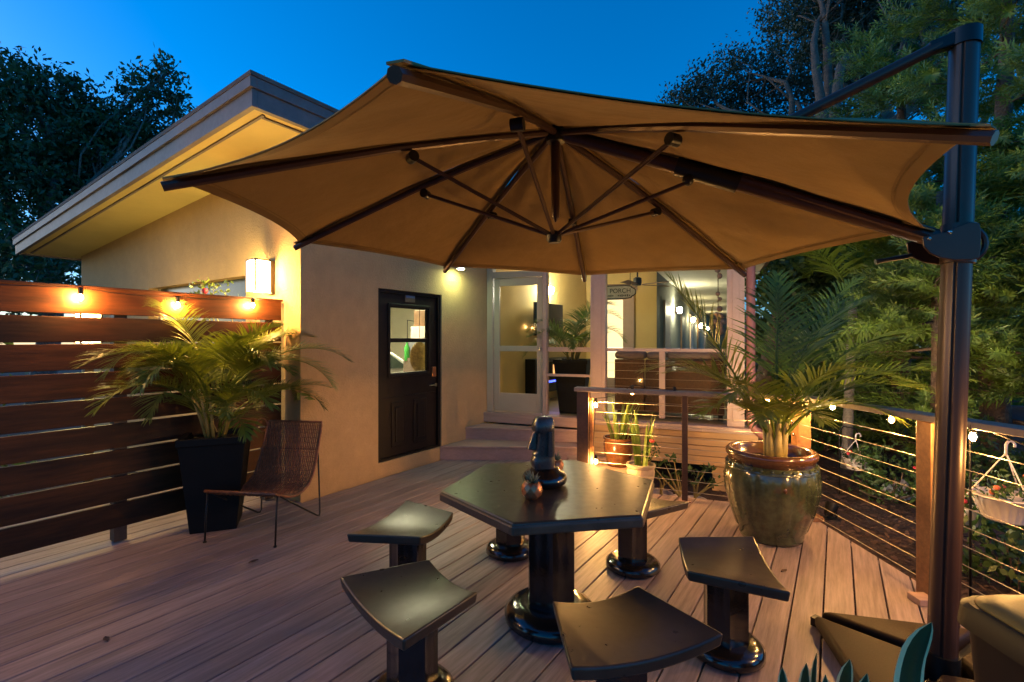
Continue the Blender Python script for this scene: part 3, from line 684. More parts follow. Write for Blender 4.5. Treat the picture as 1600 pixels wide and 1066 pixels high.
for s in (-1, 1):
    part('side_window', B().hexa([(-1.0, s*.835, .98), (.95, s*.835, .98), (.45, s*.72, 1.33), (-.95, s*.72, 1.37)], [(-1.0, s*.855, .98), (.95, s*.855, .98), (.45, s*.74, 1.33), (-.95, s*.74, 1.37)]).xf(CM), 'carglass', car)
    part('headlight', B().sphere((2.05, s*.6, .68), .12, 10, 7, (.6, 1.2, .6)).xf(CM), 'chrome', car, smooth=True)
    for x in (-1.3, 1.35):
        w = part('wheel', B().tube([Vector((x, s*.70, .31)), Vector((x, s*.88, .31))], .31, 20).xf(CM), 'tyre', car, smooth='auto'); part('rim', B().tube([Vector((x, s*.86, .31)), Vector((x, s*.888, .31))], .2, 16).xf(CM), 'chrome', w)
dk = D(655, 558, 6.85)
dsk = thing('carved_disc', 'round tan carved disc behind the lower door pane', 'ornament', dk)
part('disc', B().lathe([(.001, -.03), (.19, -.02), (.215, 0), (.2, .02), (.12, .045), (.001, .05)], (0, 0, 0), 28).xf(Matrix.Translation(dk) @ Matrix.Rotation(PI/2, 4, 'X') @ Matrix.Scale(.62, 4, (1, 0, 0))), 'disc', dsk, smooth='auto')
part('cord', B().tube([dk+Vector((0, .02, .2)), Vector((dk.x, dk.y+.02, 2.79))], .004, 5), 'woodbrown', dsk)
kk = D(661, 540, 8.1); stk = thing('storage_boxes', 'stack of brown boxes standing in the garage', 'boxes', (kk.x, kk.y, .12))
for z, w, h, m in ((.12, .5, .62, 'woodbrown'), (.745, .5, .55, 'railwood'), (1.30, .46, .28, 'greyfence'), (1.585, .36, .22, 'white_pot'), (1.81, .30, .26, 'woodbrown')):
    part('box', B().box((kk.x+.25-w/2, kk.y, z+h/2), (w, .4, h), UA), m, stk, bevel=.006)
gb = D(636.5, 548, 8.0); gbt = thing('green_bottle', 'bright green spray bottle in the garage window', 'bottle', gb)
part('body', B().lathe([(.001, -.16), (.05, -.16), (.05, .06), (.02, .1), (.02, .15), (.001, .15)], gb, 12), 'green_plastic', gbt, smooth='auto'); part('hook', B().tube([gb+Vector((0, 0, .15)), gb+Vector((0, 0, .5)), gb+Vector((.0, 1.0, .5))], .006, 5), 'blackmetal', gbt)

# ------------------------------------------------------------------ railings
def cable(parent, pts): part('cable', B().tube(pts, .0030, 6), 'cable', parent, smooth=True)
def cut(a, b, d): a = Vector(a); b = Vector(b); return a.lerp(b, d)
RLa = RB0 - RBD*1.01; RLb = RB0; RLc = RC + Vector((.02, .02, 0))
br = thing('back_railing', 'cable railing with tan cap running past the porch skirt', 'railing', RLb)
zr = 1.09
part('post', B().box(RLa+Vector((0, 0, zr/2-.02)), (.125, .11, zr-.045), math.atan2(RBD.y, RBD.x)), 'postdark', br, bevel=.004, label='broad dark left end post')
part('post', B().box(RLb+Vector((0, 0, zr/2-.02)), (.055, .055, zr-.045), math.atan2(RBD.y, RBD.x)), 'postdark', br, bevel=.003)
part('foot_plate', B().box(RLb+Vector((0, 0, .006)), (.12, .10, .011), math.atan2(RBD.y, RBD.x)), 'step', br)
q0 = RLa-RBD*.09; q1 = RC - RBD*.09; e = bn*.07
lo = [q0-e, q1-e, q1+e, q0+e]
part('top_rail', B().hexa([p+Vector((0, 0, zr-.04)) for p in lo], [p+Vector((0, 0, zr)) for p in lo]), 'railwood', br, bevel=.005)
part('edge_strip', B().box(RLa+RBD*.085+Vector((0, 0, .5)), (.028, .06, .96), math.atan2(RBD.y, RBD.x)), 'postwood', br)
for i in range(9):
    z = .10 + i*.105; cable(br, [RLa+RBD*.06+Vector((0, 0, z)), RLb+Vector((0, 0, z-.004)), RC-RBD*.05+Vector((0, 0, z))])
rr_ = thing('right_railing', 'cable railing with wooden posts along the garden edge of the deck', 'railing', RC)
Ra = math.atan2(Rdir.y, Rdir.x)
part('post', B().box(RC+Vector((0, 0, .51)), (.115, .115, 1.05), Ra), 'postwood', rr_, bevel=.005)
part('post', B().box(RN+Vector((0, 0, .53)), (.115, .06, 1.12), Ra), 'postwood', rr_, bevel=.005)
part('post', B().box(RE+Vector((0, 0, .53)), (.115, .06, 1.12), Ra), 'postwood', rr_, bevel=.005)
q0 = RC - Rdir*.10; q1 = RE; e = Rn*.07
zA, zB = 1.092, 1.092+.045*(RE-RC).length/1.38
lo = [(q0-e, zA), (q1-e, zB), (q1+e, zB), (q0+e, zA)]
part('top_rail', B().hexa([p+Vector((0, 0, z-.04)) for p, z in lo], [p+Vector((0, 0, z)) for p, z in lo]), 'railwood', rr_, bevel=.005)
part('base_block', B().box(RC+Vector((.03, -.05, .02)), (.16, .2, .038), Ra), 'postwood', rr_, bevel=.004)
part('base_block', B().box(RN+Vector((-.02, -.05, .02)), (.10, .22, .038), Ra), 'step', rr_, bevel=.004)
for i in range(9):
    z = .10 + i*.106
    cable(rr_, [RC-Rn*.07+Rdir*-.02+Vector((0, 0, z+.01)), RC-Rn*.03+Rdir*.07+Vector((0, 0, z)), RN+Vector((0, 0, z*1.02)), RE+Vector((0, 0, z*1.05))])
    part('cable_end', B().sphere(RC-Rn*.068-Rdir*.0+Vector((0, 0, z+.01)), .013, 8, 6), 'steel', rr_, smooth=True)
# rail string lights
pts = [D(931, 634, 5.10), D(988, 614, 4.99), D(1200, 626, 4.55), D(1301, 637, 4.10), D(1393, 657, 3.36), D(1520, 684, 2.66)]
sl2 = thing('rail_string_lights', 'string of warm globe bulbs hung under the deck railing cap', 'string lights', pts[1])
wire = []
ch = [D(931, 722, 5.08)+Vector((-.03, -.01, .09))] + pts + [Vector((2.50, 1.90, .99)), RE+Vector((-.05, 0, 1.0))]
for a, b in zip(ch[:-1], ch[1:]): wire += sag(a+Vector((0, 0, .078)), b+Vector((0, 0, .078)), .035, 8)[:-1]
part('wire', B().tube(wire, .0035, 5), 'blackmetal', sl2)
for p in pts: bulb(sl2, p)
bulb(sl2, D(931, 722, 5.08)); bulb(sl2, D(1054, 617, 4.83), False)
bulb(sl2, Vector((2.50, 1.90, .99)))
# spotlight on the deck corner
sp = G(1300, 814)+Vector((.02, .05, 0)); spz = sp+Vector((0, 0, .085))
spt = thing('garden_spotlight', 'small black spotlight at the foot of the corner post, lit', 'spotlight', sp)
sdir = Vector((.50, .22, .84)).normalized(); Rt = sdir.to_track_quat('Z', 'Y').to_matrix().to_4x4()
part('head', B().lathe([(.001, -.06), (.03, -.055), (.05, .0), (.056, .05), (.05, .05), (.045, .03), (.001, .03)], (0, 0, 0), 16).xf(Matrix.Translation(spz) @ Rt), 'blackmetal', spt, smooth='auto')
part('lens', B().lathe([(.001, .033), (.044, .033), (.044, .036), (.001, .036)], (0, 0, 0), 16).xf(Matrix.Translation(spz) @ Rt), 'flood_white', spt)
part('bracket', B().tube([spz+Vector((-.05, 0, 0)), sp+Vector((-.05, 0, .01)), sp+Vector((.05, 0, .01)), spz+Vector((.05, 0, 0))], .007, 6), 'blackmetal', spt); part('plate', B().box(sp+Vector((0, 0, .005)), (.12, .08, .009)), 'blackmetal', spt)

# ------------------------------------------------------------------ umbrella
k_ = .9167; UC = Vector((.2621*k_, 2.9667*k_, 0)); UR = 1.9248*k_
tipsY = [1.11, 2.01, 3.47, 4.64, 4.82, 3.92, 2.46, 1.30]; tpx = [(627, 112), (268, 285), (467, 382), (697, 420), (913, 434), (1160, 425), (1447, 364), (1530, 208)]
TIP = [D(px, py, y*k_) for (px, py), y in zip(tpx, tipsY)]
HUB = D(868, 207, UC.y); RUN = D(866, 370, UC.y)
PB = Vector((1.978, 2.25, 0)); PT = D(1507, 72, 2.28)
umb = thing('cantilever_umbrella', 'large tan octagonal cantilever umbrella with dark bronze frame over the table', 'umbrella', PB)
UPV = Vector((0, 0, 1))
def panel(i):
    A, Bp = TIP[i], TIP[(i+1) % 8]
    top = HUB + Vector((0, 0, .035))
    def fn(a, r):
        a2 = a; ed = A.lerp(Bp, a2); pull = {6: .060, 7: .020}.get(i, .050)*4*a2*(1-a2)
        ed = ed + Vector((0, 0, .022)); ed = ed.lerp(top, pull*r**2)
        p = top.lerp(ed, r); p.z += .03*math.sin(PI*r)*(1-.9*4*a2*(1-a2)) - .045*4*a2*(1-a2)*r*(1.0-.35*r) + .006*math.sin(a2*19+i*1.7)*math.exp(-((r-.34)/.20)**2) + .004*math.sin(r*23+i)*(abs(2*a2-1))**3
        return p
    o = part('canopy_panel', B().grid(fn, 28, 30), 'canopy', umb, smooth=True)
    dn_ = Vector((0, 0, .006))
    part('hem', B().grid(lambda a, r: fn(a, .972+.028*r)-dn_, 20, 1), 'hem', o, smooth=True)
    part('seam', B().grid(lambda a, r: fn(a, .962+.004*r)-dn_*.7, 20, 1), 'hem', o, smooth=True)
    for k_a in (.028, .972): part('seam', B().grid(lambda a, r: fn(k_a+.006*(a-.5), .12+.86*r)-dn_*.7, 1, 16), 'hem', o, smooth=True)
    m = o.modifiers.new('cloth', 'SOLIDIFY'); m.thickness = .004; m.offset = 0
for i in range(8): panel(i)
rect = [(1, .62), (-1, .62), (-1, -.62), (1, -.62)]
for i in range(8):
    end = TIP[i] + (TIP[i]-HUB).normalized()*.03 - UPV*.012
    mid = HUB.lerp(end, .5) + UPV*.028
    part('rib', B().tube([HUB-UPV*.0, HUB.lerp(end, .25)+UPV*.02, mid, HUB.lerp(end, .75)+UPV*.016, end], .0185, 8, up=UPV), 'polemetal', umb, smooth='auto')
    hood = TIP[i] + UPV*.012
    d = (TIP[i]-HUB); d.normalize(); s = Vector((-d.y, d.x, 0)).normalized()
    part('corner_cap', B().hexa([hood-d*.10-s*.024, hood+d*.028-s*.020, hood+d*.028+s*.020, hood-d*.10+s*.024], [hood-d*.10-s*.024+UPV*.012, hood+d*.028-s*.020+UPV*.006, hood+d*.028+s*.020+UPV*.006, hood-d*.10+s*.024+UPV*.012]), 'canopy', umb)
    fr = .46
    if i == 6: continue
    jp = HUB.lerp(end, fr) + UPV*.006
    st = part('strut', B().tube([RUN+(jp-RUN).normalized()*.04, jp-UPV*.03], .0105, 8), 'polemetal', umb, smooth='auto')
    part('joint', B().tube([jp-s*.026-UPV*.03, jp+s*.026-UPV*.03], .026, 12), 'blackmetal', st, smooth='auto')
jp = HUB.lerp(D(1450, 375, 2.25), .40)-UPV*.05
st = part('strut', B().tube([RUN, jp-UPV*.01], .0105, 8), 'polemetal', umb, smooth='auto'); part('joint', B().sphere(jp, .03, 10, 7), 'blackmetal', st, smooth=True)
part('hub', B().lathe([(.001, -.06), (.05, -.055), (.06, -.02), (.06, .02), (.03, .03), (.001, .03)], HUB, 16), 'blackmetal', umb, smooth='auto')
part('centre_rod', B().tube([HUB-UPV*.02, HUB-UPV*.40, HUB-UPV*.47, HUB-UPV*.50], [.026, .024, .021, .004], 10), 'polemetal', umb, smooth='auto')
part('runner', B().lathe([(.001, -.035), (.03, -.035), (.042, -.02), (.042, .015), (.025, .03), (.001, .03)], RUN, 14), 'blackmetal', umb, smooth='auto')
pr = []
for k in range(48):
    a = 2*PI*k/48; g_ = .06 if (k % 12) in (5, 7) else (-.07 if (k % 12) == 6 else 0); pr.append((math.cos(a)*(1-g_*-1 if False else 1+g_), math.sin(a)*(1+g_)))
pole = part('pole', B().tube([PB+UPV*.12, PB.lerp(PT, .5)+UPV*.06, PT], .053, prof=pr), 'polemetal', umb, smooth='auto')
pax = (PT-PB).normalized()
capd = (HUB-PT); capd.z = 0; capd.normalize(); cs_ = Vector((-capd.y, capd.x, 0))
part('pole_cap', B().tube([PT-pax*.005, PT+pax*.07], .062, 24), 'blackmetal', umb, smooth='auto')
q = PT + UPV*.03
part('cap_bracket', B().hexa([q+cs_*.03-UPV*.03+capd*.04, q-cs_*.03-UPV*.03+capd*.04, q-cs_*.025-UPV*.055+capd*.15, q+cs_*.025-UPV*.055+capd*.15], [q+cs_*.03+UPV*.035+capd*.04, q-cs_*.03+UPV*.035+capd*.04, q-cs_*.025+UPV*.0+capd*.15, q+cs_*.025+UPV*.0+capd*.15]), 'blackmetal', umb, bevel=.008)
BJ = D(1497, 382, 2.265)                                            # boom joint on the pole
bs = BJ + (HUB-BJ).normalized()*.10
part('boom', B().tube([bs, HUB.lerp(BJ, .02)], [.042, .036], 16), 'polemetal', umb, smooth='auto')
bj = HUB.lerp(BJ, .42)
part('boom_clamp', B().tube([HUB.lerp(BJ, .34), HUB.lerp(BJ, .50)], .05, 14), 'blackmetal', umb, smooth='auto')
part('upper_strut', B().tube([q+capd*.10-UPV*.015, bj+UPV*.06], .028, 14), 'polemetal', umb, smooth='auto')
# carriage: rounded plate pair with loop handle, lying along the boom direction
bd = (HUB-BJ); bd.z = 0; bd.normalize(); bsd = Vector((-bd.y, bd.x, 0))
hw = []
for i in range(28):
    a = 2*PI*i/28; hw.append((math.cos(a)*.15, math.sin(a)*.088))
cc = BJ - bd*-.02
CMx = Matrix(((bd.x, 0, bsd.x, cc.x), (bd.y, 0, bsd.y, cc.y), (0, 1, 0, cc.z), (0, 0, 0, 1)))
def plate(off):
    pl = [(.155, .028), (.15, -.015), (.125, -.048), (.085, -.07), (.03, -.083), (-.03, -.084), (-.062, -.078), (-.068, -.03), (-.068, .05), (-.062, .082), (-.02, .086), (.02, .07), (.06, .048), (.11, .04)]
    return B().prism(pl, off-.006, off+.006).xf(CMx)
car_ = part('carriage', plate(-.066), 'polemetal', umb, bevel=.004)
part('side_plate', plate(.066), 'polemetal', car_, bevel=.004)
lp_ = [Vector((-.06-.10*math.cos(a), .0+.075*math.sin(a), 0)) for a in [(-PI/2)+PI*i/10 for i in range(11)]]
part('sleeve', B().tube([BJ-pax*.09, BJ+pax*.09], .064, 24), 'polemetal', car_, smooth='auto')
part('loop_handle', B().tube([CMx @ Vector((-.05-.075*math.cos(a), .078*math.sin(a), 0)) for a in [(-PI/2)+PI*i/12 for i in range(13)]], .013, 8), 'polemetal', car_, smooth='auto')
part('lever', B().tube([CMx @ Vector((.15, -.04, -.03)), CMx @ Vector((.27, -.06, -.03)), CMx @ Vector((.30, -.065, -.03))], [.012, .010, .014], 8), 'blackmetal', car_, smooth='auto')
for x, y in ((.13, .02), (.05, .045)): part('bolt', B().sphere(CMx @ Vector((x, y, -.073)), .009, 8, 6), 'chrome', car_, smooth=True)
for x, y in ((.13, .02), (.05, .045)): part('bolt', B().sphere(CMx @ Vector((x, y, .073)), .009, 8, 6), 'chrome', car_, smooth=True)
# weighted base: four tanks round a steel cross
e1 = Vector((.97, -.243, 0)); e2 = Vector((-.243, -.97, 0))
umbb = thing('umbrella_base', 'brown four-part weighted umbrella base on the deck', 'umbrella base', PB)
for k in range(4):
    A_ = [e1, -e2, -e1, e2][k]; Bq = [-e2, -e1, e2, e1][k]
    cA, cB = (A_+Bq)*.41, None
    # wedge between the two diagonals, i.e. one side of the square
    p1 = (e1*[1, 1, -1, -1][k] + e2*[1, -1, -1, 1][k])*.41; p2 = (e1*[1, -1, -1, 1][k] + e2*[-1, -1, 1, 1][k])*.41
    m_ = (p1+p2)/2; tdir = (p2-p1).normalized(); nd = m_.normalized()
    i1, i2 = nd*.10-tdir*.055, nd*.10+tdir*.055
    o1, o2 = p1+tdir*.045, p2-tdir*.045
    poly = [PB+i1, PB+o1, PB+o2, PB+i2]
    part('tank', B().prism([(p.x, p.y) for p in poly], .012, lambda i: (.125, .085, .085, .125)[i]), 'basewt', umbb, bevel=.022, seg=4, smooth=True)
for d_ in ((e1+e2).normalized(), (e1-e2).normalized()):
    part('cross_bar', B().box(PB+Vector((0, 0, .03)), (1.14, .05, .045), math.atan2(d_.y, d_.x)), 'blackmetal', umbb)
part('pole_sleeve', B().tube([PB+UPV*.03, PB+UPV*.16], .066, 20), 'blackmetal', umbb, smooth='auto')

# ------------------------------------------------------------------ table and stools
TC = Vector((.222, 2.80, 0)); TZ = .765
tab = thing('hexagon_table', 'low dark hexagonal stone table on a glossy black pedestal', 'table', TC)
hexp = [(TC.x+.625*math.cos(math.radians(9.5+60*k)), TC.y+.625*math.sin(math.radians(9.5+60*k))) for k in range(6)]
part('top', B().prism(hexp, TZ-.062, TZ), 'slab', tab, bevel=.012, seg=3)
hexe = [(TC.x+.632*math.cos(math.radians(9.5+60*k)), TC.y+.632*math.sin(math.radians(9.5+60*k))) for k in range(6)]
part('edge_band', B().prism(hexe, TZ-.058, TZ-.012), 'slab_edge', tab, bevel=.008, seg=2)
def fluted(r, n=8, depth=.05):
    return [(math.cos(2*PI*k/(n*6))*(1-depth*abs(math.cos(n/2*2*PI*k/(n*6)))**.5), math.sin(2*PI*k/(n*6))*(1-depth*abs(math.cos(n/2*2*PI*k/(n*6)))**.5)) for k in range(n*6)]
part('column', B().tube([TC+UPV*.06, TC+UPV*(TZ-.06)], .145, prof=fluted(1, 6, .16)), 'glaze_black', tab, smooth='auto')
part('base', B().lathe([(.001, 0), (.245, 0), (.265, .02), (.265, .05), (.245, .075), (.20, .10), (.155, .105), (.12, .10), (.001, .10)], TC, 40), 'glaze_black', tab, smooth=True)
def make_stool():
    t = thing('curved_stool', 'x', 'stool', (0, 0, 0), 0, 'curved stools round the hexagon table')
    hi, ho, dp, z0 = .210, .318, .42, .442
    def top(a, b): 
        x = (b-.5)*dp; hw_ = hi+(ho-hi)*b; y = (a-.5)*2*hw_; return Vector((x, y, z0+.012+.036*(2*a-1)**2))
    n_, m_ = 12, 3
    b = B(); up_ = [top(i/n_, j/m_) for j in range(m_+1) for i in range(n_+1)]; dn = [p-Vector((0, 0, .052)) for p in up_]
    for arr in (dn,):
        for i, p in enumerate(arr): p.x *= .97; p.y *= .97
    N_ = len(up_); w_ = n_+1; fs = []
    for j in range(m_):
        for i in range(n_):
            a = j*w_+i; fs.append((a, a+w_, a+w_+1, a+1)); fs.append((N_+a, N_+a+1, N_+a+w_+1, N_+a+w_))
    ring = [i for i in range(w_)] + [j*w_+n_ for j in range(1, m_+1)] + [m_*w_+i for i in range(n_-1, -1, -1)] + [j*w_ for j in range(m_-1, 0, -1)]
    for i in range(len(ring)):
        p, q_ = ring[i], ring[(i+1) % len(ring)]; fs.append((p, q_, N_+q_, N_+p))
    b.add(up_+dn, fs)
    part('seat', b, 'slab', t, local=True, bevel=.010, seg=3, smooth='auto')
    part('column', B().tube([Vector((0, 0, .05)), Vector((0, 0, .41))], .112, prof=fluted(1, 6, .17)), 'glaze_black', t, local=True, smooth='auto')
    part('base', B().lathe([(.001, 0), (.165, 0), (.185, .015), (.185, .045), (.165, .065), (.13, .08), (.001, .08)], (0, 0, 0), 32), 'glaze_black', t, local=True, smooth=True)
    return t
stool0 = make_stool()
labs = ['curved black stool behind the right corner of the table, half hidden', 'curved stool mostly hidden behind the table pedestal on the far left', 'curved stool left of the table with a bright yellow sheen, near the wicker chair',
        'curved stool in the left foreground with a greenish sheen', 'curved stool in the middle foreground, cut off by the picture edge', 'curved stool right of the table, in front of the big green pot']
for k, (ang, rad) in enumerate(((45, .88), (105, .90), (166, .89), (223, .91), (284, .88), (341, .92))):
    o = stool0 if k == 0 else copy_tree(stool0)
    a = math.radians(ang); o.location = (TC.x+rad*math.cos(a), TC.y+rad*math.sin(a), 0); o.rotation_euler = (0, 0, a+math.radians((0, 0, -6, -3, 4, 6)[k])); o['label'] = labs[k]

# ------------------------------------------------------------------ statue and succulents on the table
SB = G(851, 757, TZ)
stt = thing('moai_statue', 'dark glazed stone-face statue with long nose on the table', 'statue', SB)
part('base', B().lathe([(.001, 0.001), (.10, .001), (.125, .02), (.13, .045), (.115, .07), (.085, .085), (.075, .10), (.001, .102)], SB, 32), 'glaze_black', stt, smooth=True)
sec = [(.095, -.070, .055, .052), (.125, -.082, .055, .054), (.150, -.078, .055, .052), (.166, -.066, .054, .050), (.180, -.072, .054, .050), (.192, -.062, .054, .050), (.205, -.060, .054, .052), (.26, -.050, .052, .052), (.300, -.048, .052, .053),
       (.312, -.072, .052, .058), (.335, -.074, .052, .058), (.362, -.066, .050, .054), (.385, -.052, .042, .044), (.392, -.03, .025, .025)]
b = B(); vs = []; n_ = 20
for z, xf_, xb, hw_ in sec:
    for k in range(n_):
        a = 2*PI*k/n_; ca, sa = math.cos(a), math.sin(a); e_ = .62
        x = math.copysign(abs(ca)**e_, ca); y = math.copysign(abs(sa)**e_, sa)
        vs.append((x*(xb if x > 0 else -xf_), y*hw_, z))
fs = [(i*n_+k, i*n_+(k+1) % n_, (i+1)*n_+(k+1) % n_, (i+1)*n_+k) for i in range(len(sec)-1) for k in range(n_)] + [tuple(range(n_-1, -1, -1)), tuple((len(sec)-1)*n_+k for k in range(n_))]
RS = Matrix.Translation(SB) @ Matrix.Rotation(math.radians(14), 4, 'Z')
part('head', b.add(vs, fs).xf(RS), 'statue', stt, smooth='auto')
part('nose', B().hexa([(-.105, -.018, .208), (-.055, -.018, .200), (-.055, .018, .200), (-.105, .018, .208)], [(-.066, -.009, .312), (-.045, -.010, .312), (-.045, .010, .312), (-.066, .009, .312)]).xf(RS), 'statue', stt, bevel=.006)
for s in (-1, 1): part('ear', B().hexa([(.0, s*.050, .17), (.030, s*.050, .17), (.030, s*.066, .17), (.0, s*.066, .17)], [(.004, s*.050, .31), (.028, s*.050, .31), (.028, s*.068, .31), (.004, s*.068, .31)]).xf(RS), 'statue', stt, bevel=.004)
def facet_pot(p, r, name_label):
    t = thing('faceted_pot', name_label, 'plant pot', p)
    prof_ = [(.55, 0), (.9, .35), (1.0, .75), (.92, 1.15), (.72, 1.45), (.60, 1.42)]
    vs = []; n_ = 9
    for i, (q_, z) in enumerate(prof_):
        for k in range(n_):
            a = 2*PI*(k+.5*(i % 2))/n_; vs.append((p.x+q_*r*math.cos(a), p.y+q_*r*math.sin(a), p.z+.002+z*r))
    fs = []
    for i in range(len(prof_)-1):
        for k in range(n_):
            a0, a1, b0_, b1_ = i*n_+k, i*n_+(k+1) % n_, (i+1)*n_+k, (i+1)*n_+(k+1) % n_
            if i % 2 == 0: fs += [(a0, a1, b0_), (a1, b1_, b0_)]
            else: fs += [(a0, a1, b1_), (a0, b1_, b0_)]
    fs += [tuple(range(n_-1, -1, -1)), tuple(5*n_+k for k in range(n_))]
    part('pot', B().add(vs, fs), 'copper', t)
    b = B()
    for i in range(26):
        a = random.uniform(0, 2*PI); el = random.uniform(.25, 1.35); L_ = r*random.uniform(.6, 1.1)
        d = Vector((math.cos(a)*math.cos(el), math.sin(a)*math.cos(el), math.sin(el))); o_ = p+Vector((0, 0, r*1.4))+d*r*.15
        b.tube([o_, o_+d*L_*.5, o_+d*L_+Vector((0, 0, .1*L_))], [r*.09, r*.08, r*.012], 5)
    part('succulent', b, 'succulent', t, smooth=True)
facet_pot(G(831, 779, TZ), .058, 'small copper faceted pot with spiky succulent in front of the statue'); facet_pot(G(869, 737, TZ), .050, 'small copper faceted pot behind the statue, mostly hidden')

# ------------------------------------------------------------------ plants: palm fronds
def frond(base, az, el, L, droop, nl, ll, lw_, vee=.5, seed=0, droopl=.5, twist=0.0, start=.16):
    "rachis tube + leaflets as one builder"
    r_ = random.Random(seed); b = B(); N_ = 14; p = Vector(base); path = [p.copy()]; dirs = []
    for i in range(N_):
        e = el - droop*(i/N_)**1.35; d = Vector((math.cos(az+twist*i/N_)*math.cos(e), math.sin(az+twist*i/N_)*math.cos(e), math.sin(e))); dirs.append(d); p = p+d*(L/N_); path.append(p.copy())
    b.tube(path, [max(.0018, .0095*(L/1.1)*(1-.9*i/N_)) for i in range(N_+1)], 5)
    for i in range(nl):
        s_ = start + (1-start)*(i+.5)/nl; f_ = s_*N_; k = min(int(f_), N_-1); o_ = path[k].lerp(path[k+1], f_-k); d = dirs[k]
        side = d.cross(UPV); side = side.normalized() if side.length > .05 else Vector((math.cos(az+1.57), math.sin(az+1.57), 0)); nrm = side.cross(d).normalized()
        prof_l = (math.sin(PI*min(1, .12+.86*s_)**.8))**.7*.92+.12
        for sg in (-1, 1):
            l_ = ll*prof_l*r_.uniform(.82, 1.1); fw = .45+.75*s_**1.5+r_.uniform(-.12, .12)
            dd = (side*sg*math.cos(fw)+d*math.sin(fw)+nrm*vee*r_.uniform(.5, 1.1)).normalized()
            w_ = lw_*r_.uniform(.8, 1.15); pts_ = []; q = o_.copy(); dv = dd.copy()
            for j in range(4):
                pts_.append(q.copy()); q = q+dv*(l_/3); dv = (dv-UPV*droopl*(.35+.25*j)*r_.uniform(.7, 1.3)).normalized()
            wd = dd.cross(nrm).normalized() if dd.cross(nrm).length > .1 else d
            ws_ = [w_*.55, w_, w_*.7, .0008]
            vs = []
            for j in range(4): vs += [pts_[j]-wd*ws_[j]*.5, pts_[j]+wd*ws_[j]*.5]
            b.add(vs, [(0, 1, 3, 2), (2, 3, 5, 4), (4, 5, 7, 6)])
    return b
def sq_planter(c, rz, label, h=.79, wt_=.48, wb=.34):
    t = thing('square_planter', label, 'planter', c)
    R_ = Matrix.Translation(c) @ Matrix.Rotation(rz, 4, 'Z')
    a, b_ = wb/2, wt_/2; rim = b_-.03
    def ring(w_, z): return [(-w_, -w_, z), (w_, -w_, z), (w_, w_, z), (-w_, w_, z)]
    vs = ring(a, 0) + ring(b_, h-.06) + ring(b_+.012, h-.06) + ring(b_+.012, h) + ring(rim, h) + ring(rim-.01, h-.05)
    fs = [(3, 2, 1, 0)] + [(r0*4+k, r0*4+(k+1) % 4, (r0+1)*4+(k+1) % 4, (r0+1)*4+k) for r0 in range(5) for k in range(4)]
    part('body', B().add(vs, fs).xf(R_), 'planter_black', t, bevel=.010, seg=3)
    part('soil', B().grid(lambda u_, v_: Vector(((u_-.5)*2*(rim-.008), (v_-.5)*2*(rim-.008), h-.055+.015*math.sin(7*u_)*math.sin(6*v_))), 6, 6).xf(R_), 'soil', t)
    return t
def areca(c, n, label, seed, lmin, lmax, mat='palm_leaf', spread=1.0, azr=None):
    r_ = random.Random(seed); t = thing('areca_palm', label, 'palm', c)
    b = B()
    for i in range(8):
        a = r_.uniform(0, 2*PI); rr0 = r_.uniform(.01, .09); o_ = c+Vector((rr0*math.cos(a), rr0*math.sin(a), -.04))
        b.tube([o_, o_+Vector((.05*math.cos(a), .05*math.sin(a), .2)), o_+Vector((.12*math.cos(a), .12*math.sin(a), .42))], [.014, .012, .008], 6)
    part('stems', b, 'palm_stem', t, smooth=True)
    for i in range(n):
        az = 2*PI*i/n*2.618*1.0 + r_.uniform(-.4, .4); el = r_.uniform(.75, 1.35) if i % 3 else r_.uniform(1.15, 1.48)
        L_ = r_.uniform(lmin, lmax); o_ = c + Vector((.07*math.cos(az), .07*math.sin(az), r_.uniform(.0, .42)))
        fb = frond(o_, az, el, L_, r_.uniform(1.3, 2.5)*spread, 50, .31, .0115, .35, seed*100+i, .42, r_.uniform(-.3, .3), .30)
        if azr: fb.v = [azr(v_) for v_ in fb.v]
        part('frond', fb, mat, t, smooth=True)
    return t
c1 = Vector((-2.545, 4.22, 0)); sq_planter(c1, math.radians(22), 'tall tapered black square planter in front of the wooden fence')
def keep_front(v_):      # leaves pushed off the fence and wall faces
    p = Vector(v_); s_ = -(p-C0).dot(V); t_ = (p-C0).dot(U)
    if s_ > FS-.03 and p.z < 2.02: p = p + V*(s_-FS+.03)
    if t_ > -.03 and s_ > 0: p = p - U*(t_+.03)
    return tuple(p)
areca(c1+Vector((0, 0, .75)), 44, 'bushy areca palm in the black planter by the fence', 5, .70, 1.25, azr=keep_front)
part('spear', B().tube([c1+Vector((0, 0, .8)), c1+Vector((-.22, .02, 1.2)), c1+Vector((-.47, .05, 1.55))], [.008, .007, .002], 5), 'palm_stem', bpy.data.objects['areca_palm'])
c2 = PO(pa(895, .42), .42, ZF); sq_planter(c2, PA+.1, 'black square planter standing inside the porch screen')
areca(c2+Vector((0, 0, .74)), 13, 'dark areca palm inside the porch behind the screen', 9, .65, .95, 'palm_leaf_deep')
